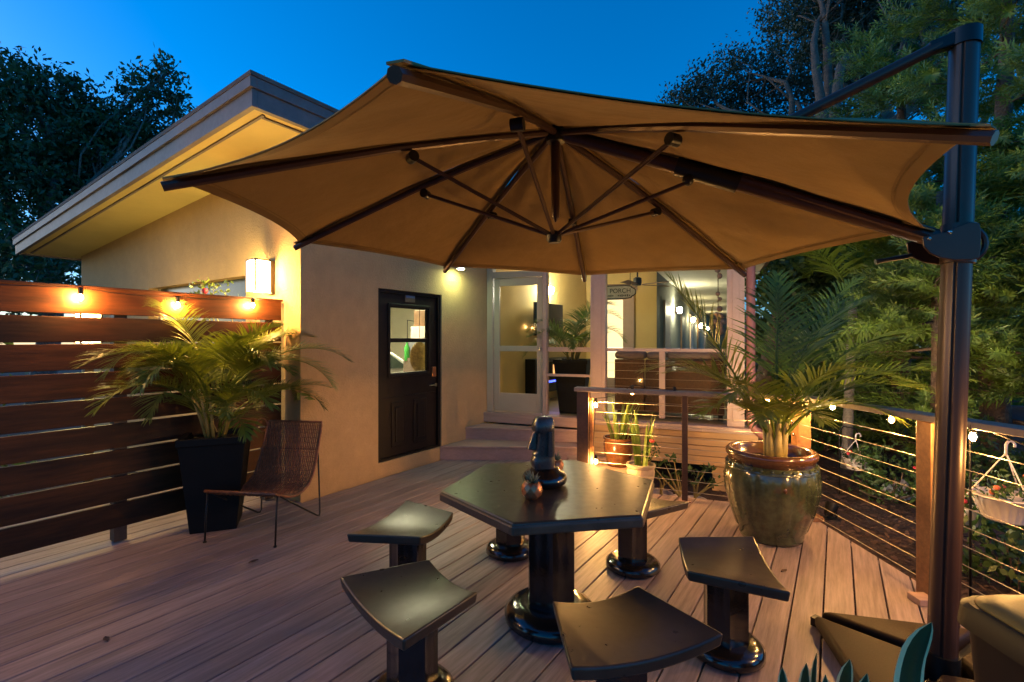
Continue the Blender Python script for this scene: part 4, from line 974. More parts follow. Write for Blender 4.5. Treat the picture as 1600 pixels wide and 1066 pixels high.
# big glazed pot and its palm
pc = Vector((2.10, 3.97, 0))
pot = thing('glazed_pot', 'large ribbed green glazed pot with brown rim at the deck corner', 'pot', pc)
prof_ = [(.001, .004), (.225, .004), (.235, .03), (.24, .075), (.262, .10), (.31, .24), (.345, .38), (.352, .48), (.335, .575), (.318, .615)]
part('body', B().lathe(prof_, pc, 120, rib=lambda a, i: (.040*(abs(math.sin(a*8))**.30-.78) if 4 <= i <= 8 else 0)), 'glaze_green', pot, smooth=True)
part('rim', B().lathe([(.314, .612), (.318, .65), (.335, .665), (.338, .695), (.32, .712), (.29, .712), (.275, .69), (.27, .60)], pc, 48), 'glaze_brown', pot, smooth=True)
part('soil', B().lathe([(.001, .60), (.272, .60), (.272, .603), (.001, .64)], pc, 32), 'soil', pot)
stud = B().sphere((0, 0, 0), .011, 8, 6).mesh('stud'); stud.materials.append(MATS['glaze_green'])
for k in range(28):
    o = bpy.data.objects.new('stud', stud); COL.objects.link(o); o.parent = pot; a = 2*PI*k/28; o.location = (.330*math.cos(a), .330*math.sin(a), .598)
part('band', B().tube([pc+Vector((.336*math.cos(2*PI*k/48), .336*math.sin(2*PI*k/48), .572)) for k in range(49)], .007, 6), 'glaze_green', pot, smooth=True)
for a in (math.radians(258), math.radians(170), math.radians(350)):
    part('rosette', B().sphere(pc+Vector((.345*math.cos(a), .345*math.sin(a), .47)), .034, 10, 6, (.5, .5, .7)), 'glaze_brown', pot, smooth=True)
pp = pc+Vector((.03, -.02, .62))
palm = thing('pot_palm', 'tall feather palm with yellow stalks growing in the green glazed pot', 'palm', pp)
b = B(); r_ = random.Random(3)
for i in range(7):
    a = i*.9; o_ = pp+Vector((.035*math.cos(a), .035*math.sin(a), -.03)); b.tube([o_, o_+Vector((.02*math.cos(a), .02*math.sin(a), .12)), o_+Vector((.045*math.cos(a), .045*math.sin(a), .34))], [.048, .036, .016], 8)
part('stems', b, 'palm_stem', palm, smooth=True)
FR = [  # az deg, el, length, droop
    (180, 1.10, 1.62, .20), (188, 1.15, 1.40, 1.55), (60, 1.38, 1.75, .75), (28, 1.25, 1.95, .95), (10, 1.10, 1.80, 1.30), (-12, 1.00, 1.60, 1.50), (45, 1.15, 1.75, 1.35),
    (205, 1.10, 1.00, 1.8), (235, 1.05, 1.00, 1.7), (300, 1.10, 1.05, 1.8), (150, 1.20, 1.20, 1.6), (330, 1.10, 1.30, 1.7), (265, 1.15, .90, 1.8), (222, 1.30, 1.15, 2.0), (345, 1.25, 1.25, 1.8), (285, 1.32, 1.15, 1.5), (15, 1.40, 1.65, 1.2)]
for i, (az, el, L_, dr) in enumerate(FR):
    part('frond', frond(pp+Vector((0, 0, .08)), math.radians(az), el, L_, dr, 34, .46 if L_ > 1.3 else .36, .017, .22, 700+i, .34, 0, .34), 'palm_leaf_deep' if az in (120, 60, 28) else 'palm_leaf', palm, smooth=True)

# ------------------------------------------------------------------ wicker lounge chair
F1, F2 = G(320, 848), G(430, 855); cx = (F2-F1).normalized(); cy = Vector((-cx.y, cx.x, 0)); cw = (F2-F1).length; fm = (F1+F2)/2
chair = thing('wicker_chair', 'brown woven wicker lounge chair with thin black iron legs', 'chair', fm)
prf = [(0, .405), (.06, .375), (.16, .335), (.28, .305), (.40, .305), (.50, .335), (.575, .40), (.63, .50), (.675, .62), (.72, .74), (.75, .835)]
def cp(x, y, z): return fm + cx*(x*cw) + cy*y + Vector((0, 0, z))
def wsc(j): f_ = j/(len(prf)-1); return 1.0-.12*f_
from mathutils import geometry
fine = []
for j in range(len(prf)-1):
    a, b_ = prf[j], prf[j+1]; fine += [(a[0]+(b_[0]-a[0])*q/3, a[1]+(b_[1]-a[1])*q/3) for q in range(3)]
fine.append(prf[-1])
wv = B(); ns = 31
for i in range(ns):
    x = -.5+i/(ns-1)
    wv.tube([cp(x*(1-.12*j/(len(fine)-1)), y, z+.004*math.sin(j*2.4+i*PI)) for j, (y, z) in enumerate(fine)], .0066, 5)
part('woven_seat', wv, 'wicker', chair, smooth=True, kind='stuff')
wc = B()
for j in range(1, len(fine)-1, 1):
    y, z = fine[j]; k_s = (1-.12*j/(len(fine)-1))/2
    wc.tube([cp(-k_s+2*k_s*q/20, y, z-.003+.005*math.cos(q*PI+j*PI)) for q in range(21)], .0032, 4)
part('cross_weave', wc, 'wicker', chair, kind='stuff')
rimp = [cp(-.5*(1-.12*j/(len(fine)-1)), y, z) for j, (y, z) in enumerate(fine)]; rimq = [cp(.5*(1-.12*j/(len(fine)-1)), y, z) for j, (y, z) in enumerate(fine)]
part('rim', B().tube(rimp+rimq[::-1]+[rimp[0]], .011, 7), 'wicker', chair, smooth=True)
for s, fp_ in ((-1, F1), (1, F2)):
    hx = .5*s; rear = cp(.5*s*.97, .66, .0)
    part('leg', B().tube([cp(hx, .03, .395), cp(hx, .012, .2), cp(hx, .0, .006)], .0075, 7), 'blackmetal', chair, smooth=True)
    part('foot', B().lathe([(.001, .0), (.014, .0), (.014, .01), (.006, .014), (.001, .014)], cp(hx, 0, 0), 10), 'blackmetal', chair)
    part('leg', B().tube([cp(hx, .04, .385), cp(hx*.98, .35, .19), cp(hx*.97, .62, .022), cp(hx*.97, .655, .010), cp(hx*.96, .672, .03), cp(hx*.94, .67, .3), cp(hx*.91, .665, .60)], .0075, 7), 'blackmetal', chair, smooth=True)
part('brace', B().tube([cp(-.5, .03, .39), cp(0, .035, .385), cp(.5, .03, .39)], .0075, 7), 'blackmetal', chair, smooth=True)
part('back_bar', B().tube([cp(-.46, .675, .60), cp(.46, .675, .60)], .007, 7), 'blackmetal', chair, smooth=True)
part('ring', B().tube([cp(-.47, .72+.0, .0)+Vector((-.03+.05*math.cos(a), 0, .80+.06*math.sin(a))) for a in [2*PI*k/16 for k in range(17)]], .007, 6), 'wicker', chair, smooth=True)

# ------------------------------------------------------------------ storage bin, foreground plant
bc = Vector((1.86, 1.26, 0))
bin_ = thing('storage_bin', 'dark brown storage bin with tan lid at the right front corner', 'bin', bc)
def rr_poly(hx, hy, r, n_=6):
    pts = []
    for sx, sy, a0 in ((1, 1, 0), (-1, 1, 90), (-1, -1, 180), (1, -1, 270)):
        for i in range(n_+1): a = math.radians(a0+90*i/n_); pts.append((sx*(hx-r)+r*math.cos(a), sy*(hy-r)+r*math.sin(a)))
    return pts
def loft(rings):
    b = B(); n_ = len(rings[0]); 
    for r0 in rings: b.v += [tuple(p) for p in r0]
    b.f = [(i*n_+k, i*n_+(k+1) % n_, (i+1)*n_+(k+1) % n_, (i+1)*n_+k) for i in range(len(rings)-1) for k in range(n_)] + [tuple(range(n_-1, -1, -1)), tuple((len(rings)-1)*n_+k for k in range(n_))]
    return b
BM = Matrix.Translation(bc) @ Matrix.Rotation(math.radians(-2), 4, 'Z')
R3 = lambda hx, hy, r, z: [BM @ Vector((x, y, z)) for x, y in rr_poly(hx, hy, r)]
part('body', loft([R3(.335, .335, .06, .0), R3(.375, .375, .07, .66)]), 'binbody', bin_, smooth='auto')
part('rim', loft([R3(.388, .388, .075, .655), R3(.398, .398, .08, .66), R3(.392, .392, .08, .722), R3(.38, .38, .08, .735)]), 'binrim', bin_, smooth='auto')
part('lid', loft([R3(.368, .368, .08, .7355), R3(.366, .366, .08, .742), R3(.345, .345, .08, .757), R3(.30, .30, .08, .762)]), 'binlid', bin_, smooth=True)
fpc = Vector((.78, 1.02, 0))
fgp = thing('variegated_plant', 'variegated plant with cream-edged dark green leaves at the bottom edge', 'plant', fpc)
part('pot', B().lathe([(.001, 0.001), (.12, .001), (.16, .30), (.17, .30), (.17, .34), (.15, .34), (.145, .30), (.001, .30)], fpc, 24), 'cream_pot', fgp, smooth='auto')
def vleaf(base, tip, w_, bow=.03, mat='leaf_var_green'):
    base, tip = Vector(base), Vector(tip); d = tip-base; side = d.cross(Vector((0, 1, 0))).normalized() if d.cross(Vector((0, 1, 0))).length > .05 else Vector((1, 0, 0)); nn = side.cross(d).normalized()
    def pt(s_, x, lift=0.0):
        wv_ = w_*(math.sin(PI*min(1, .14+.86*s_)**1.15))**.65 if s_ < 1 else 0
        wv_ = w_*(1-(abs(s_-.52)/.52)**2.6)*(.8+.2*s_) if s_ < .999 else .0006
        return base + d*s_ + side*(x*wv_*(1+.05*math.sin(s_*17)*abs(x))) + nn*(bow*math.sin(PI*s_)+abs(x)*wv_*.35+lift)
    b1, b2 = B(), B(); n_ = 12
    b1.grid(lambda u_, v_: pt(v_*.999, (u_-.5)*1.40), 4, n_)
    for s in (-1, 1): b2.grid(lambda u_, v_: pt(v_*.999, s*(.70+.30*u_)), 1, n_)
    lf = part('leaf', b1, mat, fgp, smooth=True); part('margin', b2, 'leaf_margin', lf, smooth=True)
y_ = 1.02
for (bx, bz), (tpx_, tpy_), w_, yy in (((.83, .55), (1456, 972), .030, 1.0), ((.74, .50), (1222, 1042), .014, 1.05), ((.75, .52), (1260, 1036), .016, 1.08), ((.76, .52), (1328, 1030), .020, 1.02), ((.72, .5), (1276, 1020), .008, 1.12),
                                     ((.78, .5), (1355, 1052), .018, .98), ((.7, .5), (1290, 1054), .014, .95), ((.85, .5), (1500, 1090), .02, .95), ((.8, .5), (1400, 1075), .02, 1.1)):
    tp_ = D(tpx_, tpy_, yy); vleaf((tp_.x+(.80-tp_.x)*.35, tp_.y+.01, tp_.z-.30), tp_, w_*1.15); part('stem', B().tube([(fpc.x, fpc.y, .28), (tp_.x+(.80-tp_.x)*.45, tp_.y+.01, tp_.z-.40), (tp_.x+(.80-tp_.x)*.35, tp_.y+.01, tp_.z-.28)], .006, 6), 'palm_stem', fgp)

# ------------------------------------------------------------------ small plants behind the back railing
def blade_plant(c, label, n_, h, wd, mat, rad, seed, potb=None, potm=None, name='snake_plant', cat='plant', spread=.35):
    r2 = random.Random(seed); t = thing(name, label, cat, c)
    for i in range(n_):
        a = r2.uniform(0, 2*PI); q = r2.uniform(0, rad); o_ = c+Vector((q*math.cos(a), q*math.sin(a), -.02)); hh = h*r2.uniform(.6, 1.05); ln = spread*r2.uniform(.3, 1.1)*hh
        tip = o_+Vector((ln*math.cos(a), ln*math.sin(a), hh)); az = r2.uniform(0, PI); sd_ = Vector((math.cos(az), math.sin(az), 0))
        def fn(u_, v_): 
            w_ = wd*(1-(abs(v_-.4)/.6)**2.2) if v_ > .4 else wd*(.7+.3*v_/.4)
            return o_.lerp(tip, v_) + sd_*((u_-.5)*max(w_, .001)) + Vector((ln*.3*math.cos(a), ln*.3*math.sin(a), 0))*(v_*v_-v_) + Vector((0, 0, 0))
        part('leaf', B().grid(fn, 1, 7), mat, t, smooth=True)
    return t
def round_pot(c, prof_, mat, label, name='round_pot'):
    t = thing(name, label, 'pot', c); part('body', B().lathe(prof_, c, 28), mat, t, smooth='auto'); r_in, zt_ = prof_[-1]
    part('soil', B().lathe([(.001, zt_-.012), (r_in*.99, zt_-.012), (r_in*.99, zt_-.008), (.001, zt_)], c, 20), 'soil', t); return t
pA = G(966, 727, .178)
round_pot(pA, [(.001, .001), (.12, .001), (.13, .02), (.16, .16), (.165, .25), (.155, .285), (.17, .30), (.17, .32), (.15, .32), (.145, .29)], 'glaze_brown', 'dark brown ribbed pot on the plank ledge behind the railing')
blade_plant(pA+Vector((0, 0, .29)), 'spiky snake plant in the dark brown pot by the railing post', 26, .50, .03, 'snake_leaf', .10, 21, spread=.55)
pBp = Vector((1.36, 5.16, -.0)); deckpad = None
round_pot(pBp, [(.001, .001), (.085, .001), (.10, .03), (.10, .06), (.13, .12), (.145, .20), (.135, .245), (.15, .26), (.15, .285), (.13, .285), (.125, .26)], 'cream_pot', 'cream urn-shaped pot behind the railing cables')
blade_plant(pBp+Vector((0, 0, .26)), 'tall upright snake plant in the cream urn', 16, .62, .045, 'snake_leaf', .07, 22, spread=.22)
crn = thing('crown_of_thorns', 'thin-stemmed plant with a single red flower beside the snake plant', 'plant', pBp+Vector((.10, .02, .27)))
fq = D(1019, 689, 5.12); b0_ = pBp+Vector((.08, 0, .27))
part('stem', B().tube([b0_, b0_.lerp(fq, .5)+Vector((.04, 0, 0)), fq], [.008, .006, .004], 6), 'palm_stem', crn)
part('flower', B().sphere(fq, .028, 10, 7, (1, 1, .7)), 'red_flower', crn, smooth=True)
def leafcloud(c, rad, n_, L_, seed, sq=(1, 1, 1), shell=.35):
    rg = np.random.default_rng(seed); d = rg.normal(size=(n_, 3)); d /= np.linalg.norm(d, axis=1)[:, None]; q = rg.uniform(shell, 1, n_)[:, None]**.6
    p = np.array(c)+d*q*rad*np.array(sq); return oriented(p, L_, rg)
def oriented(p, L_, rg, asp=.45, up=.0):
    n_ = len(p); a = rg.normal(size=(n_, 3)); a[:, 2] += up; a /= np.linalg.norm(a, axis=1)[:, None]; h_ = rg.normal(size=(n_, 3)); s = np.cross(a, h_); s /= np.linalg.norm(s, axis=1)[:, None]
    l_ = (L_*rg.uniform(.6, 1.25, n_))[:, None]; a = a*l_; s = s*l_*asp
    return np.stack([p-a*.5, p+s*.5-a*.05, p+a*.5, p-s*.5-a*.05], 1)
q_ = leafcloud(b0_.lerp(fq, .6), .10, 90, .04, 4); part('leaves', quads_mesh('leaves', q_), 'hedge_leaf', crn)
# desert roses in white pots below the deck edge
for i, (px, py, yy, lab) in enumerate(((1033, 770, 5.35, 'left white pot with a small desert rose below the deck edge'), (1062, 778, 5.25, 'white pot right behind the thin railing post'), (1086, 780, 5.3, 'right white pot under the branching desert rose'))):
    p = D(px, py, yy); zb_ = gz; t = thing('white_pot', lab, 'pot', (p.x, p.y, zb_)); hh = p.z-zb_
    part('body', B().lathe([(.001, .0), (.07, .0), (.10, hh*.7), (.115, hh-.03), (.125, hh-.02), (.125, hh), (.11, hh), (.105, hh-.04), (.001, hh-.04)], (p.x, p.y, zb_), 20), 'white_pot', t, smooth='auto')
    pl = thing('desert_rose', ('small broad-leaved seedling in the left white pot', 'branching desert rose leaning left behind the railing post', 'branching desert rose leaning right towards the green pot')[i], 'plant', p)
    r2 = random.Random(40+i); tips_ = {0: [(1036, 745), (1028, 742), (1048, 752)], 1: [(1020, 728), (1038, 722), (1052, 715), (1060, 740), (1072, 735)], 2: [(1092, 738), (1104, 732), (1112, 752), (1140, 748), (1082, 752)]}[i]
    b = B(); lv = []
    for tx_, ty_ in tips_:
        e_ = D(tx_, ty_, yy+r2.uniform(-.1, .1)); m1 = p.lerp(e_, .45)+Vector((r2.uniform(-.03, .03), 0, .02)); b.tube([p-Vector((0, 0, .04)), p+Vector((0, 0, .02)), m1, e_], [.020, .016, .009, .005], 6)
        rg = np.random.default_rng(r2.randint(0, 999)); pp_ = np.array(e_)+rg.normal(size=(13, 3))*np.array([.035, .035, .02]); lv.append(oriented(pp_, .085, rg, .42, .4))
    part('branches', b, 'palm_stem', pl, smooth=True); part('leaves', quads_mesh('leaves', np.concatenate(lv)), 'hedge_leaf', pl)

# ------------------------------------------------------------------ trees
def limbs(b, p0, p1, r0, r1, rg, wob=.08, n_=7):
    p0, p1 = Vector(p0), Vector(p1); L_ = (p1-p0).length; pts = []
    o1, o2 = Vector(rg.normal(size=3))*wob*L_, Vector(rg.normal(size=3))*wob*L_
    for i in range(n_+1):
        s = i/n_; pts.append(p0.lerp(p1, s)+o1*math.sin(PI*s)*.6+o2*math.sin(2*PI*s)*.4)
    b.tube(pts, [r0+(r1-r0)*i/n_ for i in range(n_+1)], 7); return pts
def leaf_tree(name, label, base, fork, blobs, leaf, nper, lmat, bmat, seed, r0=.22, twigs=True):
    rg = np.random.default_rng(seed); t = thing(name, label, 'tree', base); b = B(); base, fork = Vector(base), Vector(fork)
    limbs(b, base, fork, r0, r0*.7, rg, .04); allp = []
    for (c, rad) in blobs:
        c = Vector(c); pts = limbs(b, fork, c, r0*.45, .03, rg, .10)
        for k in range(9 if twigs else 4):
            d = Vector(rg.normal(size=3)).normalized(); s_ = pts[int(rg.integers(3, len(pts)))]; limbs(b, s_, c+d*rad*.95, .028, .006, rg, .12, 4)
        n_ = int(nper*rad*rad)
        # clumps: sub-clusters on the blob surface, each a tuft of leaves
        nc = max(6, int(n_/26)); d = rg.normal(size=(nc, 3)); d /= np.linalg.norm(d, axis=1)[:, None]; rr1 = rg.uniform(.25, 1.08, nc)**.55
        cc_ = np.array(c)+d*(rr1*rad)[:, None]*np.array([1, 1, .8]); cl = rg.uniform(.10, .30, nc)*min(1, .5+rad*.4)
        idx = rg.integers(0, nc, n_); allp.append(cc_[idx]+rg.normal(size=(n_, 3))*cl[idx][:, None]*np.array([1, 1, .75]))
    part('trunk', b, bmat, t, smooth=True)
    part('crown', quads_mesh('crown', oriented(np.concatenate(allp), leaf, rg)), lmat, t); return t
def DD(px, py, y): v_ = D(px, py, y); return (v_.x, v_.y, v_.z)
# big oak behind the house, left
bl = [(DD(30, 190, 13), 1.8), (DD(110, 230, 13.5), 1.7), (DD(-60, 300, 12.5), 2.2), (DD(180, 250, 14), 1.35), (DD(60, 320, 13), 2.0), (DD(150, 330, 14), 1.5), (DD(20, 130, 13), 1.0), (DD(95, 150, 13.5), .9), (DD(150, 190, 14), .8), (DD(205, 205, 14), .8),
      (DD(-20, 420, 11), 1.3), (DD(235, 150, 14), .75), (DD(262, 115, 14), .45), (DD(245, 215, 14.5), .8), (DD(270, 165, 14.2), .5), (DD(40, 420, 12), 1.1), (DD(-120, 150, 13), 2.0)]
leaf_tree('oak_tree', 'dark leafy oak towering behind the house eave on the left', DD(60, 560, 13)[:2]+(gz,), DD(80, 430, 13), bl, .17, 1500, 'oak_leaf', 'bark_oak', 11, .30)
# oak behind the umbrella, right
bl = [(DD(1110, 150, 15), 1.15), (DD(1070, 165, 15), .7), (DD(1160, 130, 15), 1.2), (DD(1215, 160, 15), 1.1), (DD(1270, 40, 15.5), 1.5), (DD(1340, 60, 15.5), 1.7), (DD(1290, 110, 15), 1.4), (DD(1250, 0, 16), 1.2), (DD(1390, 20, 15), 1.8), (DD(1440, 100, 14), 1.6),
      (DD(1330, 150, 14), 1.1), (DD(1460, -40, 15), 2.2), (DD(1340, -60, 16), 2.0), (DD(1560, 20, 16), 2.4)]
leaf_tree('oak_tree', 'grey-green oak with bare twisted limbs above the umbrella', DD(1178, 600, 8.6)[:2]+(gz,), DD(1300, 260, 10.5), bl, .13, 2100, 'oak_leaf_grey', 'bark', 12, .27)
# conifer-like trees on the right: brushy shoots
def shoot_proto(rg, nl=44, L_=.34, ll=.105, w_=.011):
    s = np.linspace(.02, 1, nl); ph = np.arange(nl)*2.4+rg.uniform(0, 6); base_ = np.stack([s*L_, np.zeros(nl), np.zeros(nl)], 1)
    fw = rg.uniform(.45, .9, nl); dirv = np.stack([np.sin(fw), np.cos(fw)*np.cos(ph), np.cos(fw)*np.sin(ph)], 1); tan = np.stack([np.zeros(nl), -np.sin(ph), np.cos(ph)], 1)
    l_ = (ll*(1-.45*s)*rg.uniform(.8, 1.2, nl))[:, None]; tip = base_+dirv*l_
    return np.stack([base_-tan*w_*.3, base_+dirv*l_*.5-tan*w_*.5, tip, base_+dirv*l_*.5+tan*w_*.5], 1)
def brush_tree(name, label, base, top, rz, nbr, reach, per, seed, lmat='conifer', zmin=.0, r0=.16, ll=.15, L_=.42, w_=.018):
    rg = np.random.default_rng(seed); t = thing(name, label, 'tree', base); base, top = Vector(base), Vector(top); b = B()
    tr = limbs(b, base, top, r0, .04, rg, .015, 10); protos = [shoot_proto(rg, 44, L_, ll, w_) for _ in range(6)]; qs = []
    for i in range(nbr):
        s = zmin+(1-zmin)*(i+rg.uniform(0, 1))/nbr; o_ = base.lerp(top, s); a = i*2.4+rg.uniform(-.3, .3); rl = reach*(1.05-.62*s)*rg.uniform(.7, 1.12)
        e_ = o_+Vector((math.cos(a)*rl, math.sin(a)*rl, rl*rg.uniform(-.12, .30))); pts = limbs(b, o_, e_, .03*(1.2-s), .006, rg, .05, 6)
        for k in range(per):
            f_ = rg.uniform(.18, 1.0)*6; j = min(int(f_), 5); p = pts[j].lerp(pts[j+1], f_-j); bd_ = (pts[j+1]-pts[j]).normalized()
            lat = bd_.cross(UPV).normalized()*rg.choice([-1, 1]); dd = (bd_*rg.uniform(.3, 1.1)+lat*rg.uniform(0, 1.1)+UPV*rg.uniform(-.35, .55)).normalized()
            p = p + lat*rg.uniform(0, .25)*rl*.5 + UPV*rg.uniform(-.08, .10)
            e1_ = dd.cross(UPV).normalized(); e2_ = dd.cross(e1_); R_ = np.array([dd, e1_, e2_]); sc = rg.uniform(.7, 1.25)
            qs.append((protos[int(rg.integers(6))]*sc) @ R_ + np.array(p))
    part('trunk', b, 'bark', t, smooth=True); part('crown', quads_mesh('crown', np.concatenate(qs)), lmat, t); return t
g0 = lambda px, y: (( px-800)/F*y, y, gz)
brush_tree('brush_pine', 'tall brushy pine right behind the umbrella pole', g0(1562, 6.2), DD(1570, -180, 6.6), 0, 46, 2.0, 26, 31, r0=.17)
brush_tree('brush_pine', 'dense brushy pine between the umbrella pole and the potted palm', g0(1400, 8.2), DD(1415, 40, 8.4), 0, 44, 2.3, 26, 32, r0=.15, zmin=.12)
brush_tree('brush_pine', 'shorter brushy pine with bright green tips above the railing', g0(1452, 5.6), DD(1470, 300, 5.9), 0, 20, 1.1, 22, 33, r0=.08, zmin=.45)
brush_tree('brush_pine', 'brushy pine at the far right edge of the garden', g0(1660, 5.2), DD(1680, 150, 5.6), 0, 34, 1.5, 24, 34, r0=.15, zmin=.25)
# slim palm trunk with rings
pt0 = Vector(g0(1322, 7.2)); pt1 = D(1333, 470, 7.2)
st = thing('ringed_palm', 'slim pale palm with ringed trunk beyond the railing', 'palm', pt0)
N_ = 40; part('trunk', B().tube([pt0.lerp(pt1, i/N_) for i in range(N_+1)], [.070*(1-.25*i/N_)*(1.07 if i % 4 == 0 else 1) for i in range(N_+1)], 12), 'palmtrunk', st, smooth=True)
for i in range(9):
    part('frond', frond(pt1, i*.7, 1.2-.1*(i % 3), 1.9, 1.7, 34, .5, .03, .2, 900+i, .4, 0, .2), 'palm_leaf_deep', st, smooth=True)
# hedges that close the garden
def hedge(name, label, boxes, leaf, n_, seed, mat='hedge_leaf', cat='hedge'):
    rg = np.random.default_rng(seed); al = []
    for (x0, x1, y0, y1, z0, z1), k in boxes:
        c = np.stack([rg.uniform(x0, x1, k), rg.uniform(y0, y1, k), z0+(z1-z0)*rg.uniform(0, 1, k)**.8], 1); al.append(c[rg.integers(0, k, n_)]+rg.normal(size=(n_, 3))*.14)
    o = part(name, quads_mesh(name, oriented(np.concatenate(al), leaf, rg)), mat); tag(o, label, cat, kind='stuff'); return o
hedge('garden_hedge', 'dark mass of shrubs closing the garden beyond the railing', [((5.05, 7.2, 9.0, 10.4, gz, 4.0), 420), ((6.3, 14, 10.5, 12, gz, 5.0), 700), ((4.8, 8.0, 8.4, 9.0, gz, 1.2), 260)], .16, 26000, 51)
hedge('side_hedge', 'leafy hedge glimpsed through the gaps of the wooden fence', [((-9.5, -5.6, 4.6, 5.6, gz, 1.9), 260), ((-8.5, -5.2, 2.6, 4.4, gz, 1.7), 200)], .10, 9000, 52)
# shrubs
def shrub(c, rad, n_, leaf, seed, label, mat='hedge_leaf', flowers=None):
    t = thing('shrub', label, 'shrub', c); rg = np.random.default_rng(seed); b = B(); c = Vector(c)
    for k in range(8):
        d = Vector(rg.normal(size=3)); d.z = abs(d.z)+.5; d.normalize(); limbs(b, c, c+d*rad*1.1, .012, .004, rg, .08, 4)
    part('stems', b, 'bark', t, smooth=True); cl = rg.normal(size=(max(8, n_//14), 3)); cl /= np.linalg.norm(cl, axis=1)[:, None]; cl = cl*rad*rg.uniform(.4, 1, (len(cl), 1))+np.array(c)+np.array([0, 0, rad*.8])
    part('leaves', quads_mesh('leaves', oriented(cl[rg.integers(0, len(cl), n_)]+rg.normal(size=(n_, 3))*rad*.13, leaf, rg, .5, .3)), mat, t)
    if flowers:
        m, k = flowers
        for i in range(k):
            p = c+Vector(cl[i]-np.array(c))*1.02; part('flower', B().sphere(p, .03, 8, 6, (1, 1, .6)), m, t, smooth=True)
shrub(G(1425, 800, gz)+Vector((0, .3, 0)), .40, 900, .075, 61, 'leafy shrub with red blooms left of the railing post', flowers=('red_flower', 3))
shrub(G(1560, 930, gz)+Vector((.2, .1, 0)), .36, 700, .085, 62, 'broad-leaved shrub below the hanging basket')
shrub(G(1340, 700, gz)+Vector((0, .4, 0)), .55, 1300, .07, 63, 'dark shrub behind the far white basket')
shrub(G(1290, 705, gz), .45, 900, .06, 64, 'small dark shrub behind the corner post')
shrub(G(1500, 800, gz)+Vector((.5, .3, 0)), .5, 1100, .08, 65, 'rounded shrub behind the hanging basket at right', flowers=('orange_flower', 3))
shrub(Vector((3.0, 2.75, gz)), .22, 240, .09, 66, 'low leafy plant at the foot of the railing beside the pole')
shrub(G(1470, 740, gz), .5, 900, .07, 67, 'shrub at the back of the mulch bed')
# bougainvillea spray over the fence
bv0 = W(.62, -.35, 1.4)
bv = thing('bougainvillea', 'green spray with pink blossom reaching over the fence by the window', 'plant', W(.62, -.35, 0)); b = B(); lv = []; rg = np.random.default_rng(70)
for px, py in ((316, 452), (335, 447), (352, 458), (300, 462)):
    e_ = D(px, py, 4.95); limbs(b, bv0, e_, .008, .003, rg, .1, 5); lv.append(oriented(np.array(e_)+rg.normal(size=(26, 3))*.06, .055, rg))
part('stems', b, 'palm_stem', bv); part('leaves', quads_mesh('leaves', np.concatenate(lv)), 'palm_leaf', bv); part('flower', B().sphere(D(320, 455, 4.9), .03, 8, 6), 'red_flower', bv, smooth=True)
part('main_stem', B().tube([W(.62, -.35, gz), bv0], .012, 6), 'palm_stem', bv)

# ------------------------------------------------------------------ hanging baskets on hooks
def basket(c, r, h, label, plabel, hook=True, seed=0, fl='red_flower', leafn=240, rodside=-1):
    t = thing('hanging_basket', label, 'hanging basket', c)
    part('pot', B().lathe([(.001, 0), (r*.62, 0), (r*.66, .012), (r*.93, h*.93), (r, h*.95), (r, h), (r*.94, h), (r*.9, h*.9), (.001, h*.9)], c, 96, rib=lambda a, i: (.018*math.sin(a*24) if 1 <= i <= 3 else 0)), 'white_pot', t, smooth=True)
    top = c+Vector((0, 0, h+r*1.55))
    for k in range(3):
        a = 2*PI*k/3+.4; part('hanger', B().tube([c+Vector((r*.96*math.cos(a), r*.96*math.sin(a), h)), top], .0045, 5), 'white_pot', t)
    part('hook', B().tube([top+Vector((.0, 0, -.02))] + [top+Vector((.03-.03*math.cos(a), 0, .05+.03*math.sin(a))) for a in [PI*.0+PI*k/8 for k in range(10)]], .009, 6), 'white_pot', t, smooth=True)
    rg = np.random.default_rng(seed); pl = thing('basket_plant', plabel, 'plant', c+Vector((0, 0, h*.9)))
    pts_ = np.array(c)+np.array([0, 0, h*1.0])+rg.normal(size=(leafn, 3))*np.array([r*.55, r*.55, r*.30])+np.array([0, 0, r*.2])
    pts_[:, 2] = np.maximum(pts_[:, 2], c.z+h*.9); part('leaves', quads_mesh('leaves', oriented(pts_, .05, rg, .4, .4)), 'hedge_leaf', pl)
    for i in range(4): part('flower', B().sphere(Vector(pts_[i*7])+Vector((0, 0, .03)), .018, 8, 6), fl, pl, smooth=True)
    hk = top+Vector((.03, 0, .078))
    sp_ = thing('shepherd_hook', 'black iron garden hook holding the ' + label, 'garden hook', (c.x+rodside*(r+.06), c.y, gz))
    bx = c.x+rodside*(r+.06); part('rod', B().tube([Vector((bx, c.y, gz)), Vector((bx, c.y, hk.z+.02)), Vector((bx-rodside*.05, c.y, hk.z+.09)), Vector((hk.x+rodside*.03, c.y, hk.z+.06)), Vector((hk.x, c.y, hk.z-.015))], .008, 6), 'blackmetal', sp_, smooth=True)
basket(D(1572, 812, 3.35), .185, .17, 'large white ribbed basket at the right edge', 'bushy plant filling the large white basket at right', seed=81, fl='orange_flower')
basket(D(1516, 823, 3.9), .085, .155, 'small white ribbed pot beside the umbrella pole', 'red-leaved plant in the small pot beside the umbrella pole', seed=82, leafn=120, rodside=1)
basket(D(1337, 733, 6.0), .14, .14, 'far white basket between the railing posts', 'dark plant in the far white basket', seed=83, leafn=160)
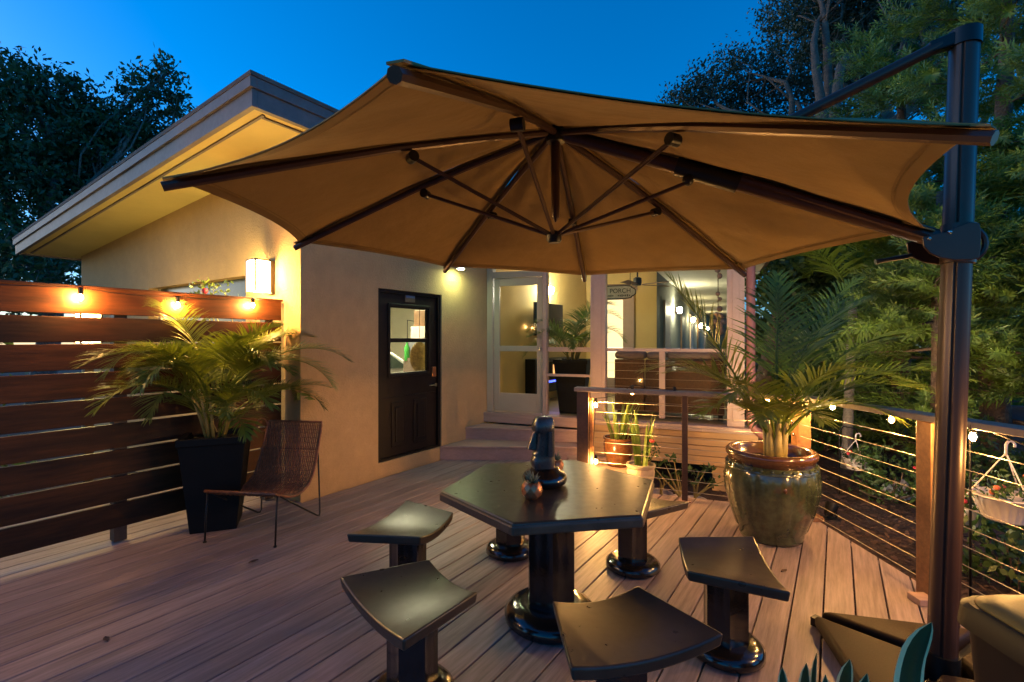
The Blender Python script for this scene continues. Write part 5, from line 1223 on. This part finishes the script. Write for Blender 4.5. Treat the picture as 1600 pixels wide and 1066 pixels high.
# little black picket edging and white stones
pk = thing('picket_edging', 'short black picket edging standing in the mulch bed', 'edging', G(1386, 770, gz))
for i in range(5):
    o_ = G(1368+i*9, 770, gz); part('picket', B().box((o_.x, o_.y, gz+.21), (.035, .03, .43)), 'blackmetal', pk, bevel=.003)
part('rail', B().tube([G(1366, 770, gz)+Vector((0, 0, .3)), G(1407, 770, gz)+Vector((0, 0, .3))], .012, 6), 'blackmetal', pk)
r2 = random.Random(5)
for i, (px, py, s_, lab) in enumerate(((1385, 768, .10, 'left lumpy white stone in the mulch bed'), (1402, 763, .12, 'tall lumpy white stone in the middle of the bed'), (1408, 778, .09, 'front white stone in the mulch bed'), (1437, 778, .08, 'white stone close to the railing post'))):
    c = G(px, py+6, gz); t = thing('white_stone', lab, 'stone', c, group='white stones in the mulch bed'); b = B()
    for k in range(7): b.sphere(c+Vector((r2.uniform(-s_, s_)*.9, r2.uniform(-s_, s_)*.6, s_*r2.uniform(.25, .95))), s_*r2.uniform(.3, .55), 9, 6, (1, 1, r2.uniform(.7, 1.1)))
    part('stone', b, 'rock_white', t)
# far boundary fence
ff = thing('boundary_fence', 'low blue-grey plank fence at the back of the garden', 'fence', DD(1540, 640, 8.6)[:2]+(gz,))
a0_, a1_ = Vector(DD(1300, 600, 9.6)), Vector(DD(1720, 600, 7.0)); fd = (a1_-a0_); fd.z = 0; fl_ = fd.length; fd.normalize(); fa = math.atan2(fd.y, fd.x)
for i in range(int(fl_/.30)):
    c = a0_+fd*(i*.30+.15); part('plank', B().box((c.x, c.y, (gz+.50)/2), (.29, .025, .50-gz), fa), 'bluegrey', ff)
part('cap', B().box(((a0_.x+a1_.x)/2, (a0_.y+a1_.y)/2, .53), (fl_, .10, .055), fa), 'greyfence', ff)

# ------------------------------------------------------------------ fallen leaves and screw heads on the deck
r2 = random.Random(77)
for i, (px, py, lab) in enumerate(((166, 1000, 'dry reddish leaf caught in a deck joint in the left foreground'), (396, 878, 'tiny dry leaf on the boards below the wicker chair'), (1225, 893, 'small dry leaf on the boards by the right stool'))):
    c = G(px, py, .003); a = r2.uniform(0, PI); d = Vector((math.cos(a), math.sin(a), 0)); e = Vector((-d.y, d.x, 0)); L_ = r2.uniform(.022, .035)
    def fn(u_, v_): return c + d*(v_-.5)*2*L_ + e*(u_-.5)*L_*1.1*math.sin(PI*min(.98, max(.02, v_))) + Vector((0, 0, .006*abs(u_-.5)*2+.004*v_))
    tag(part('fallen_leaf', B().grid(fn, 4, 6), 'chip', origin=c, smooth=True), lab, 'leaf', 'fallen leaves on the deck')
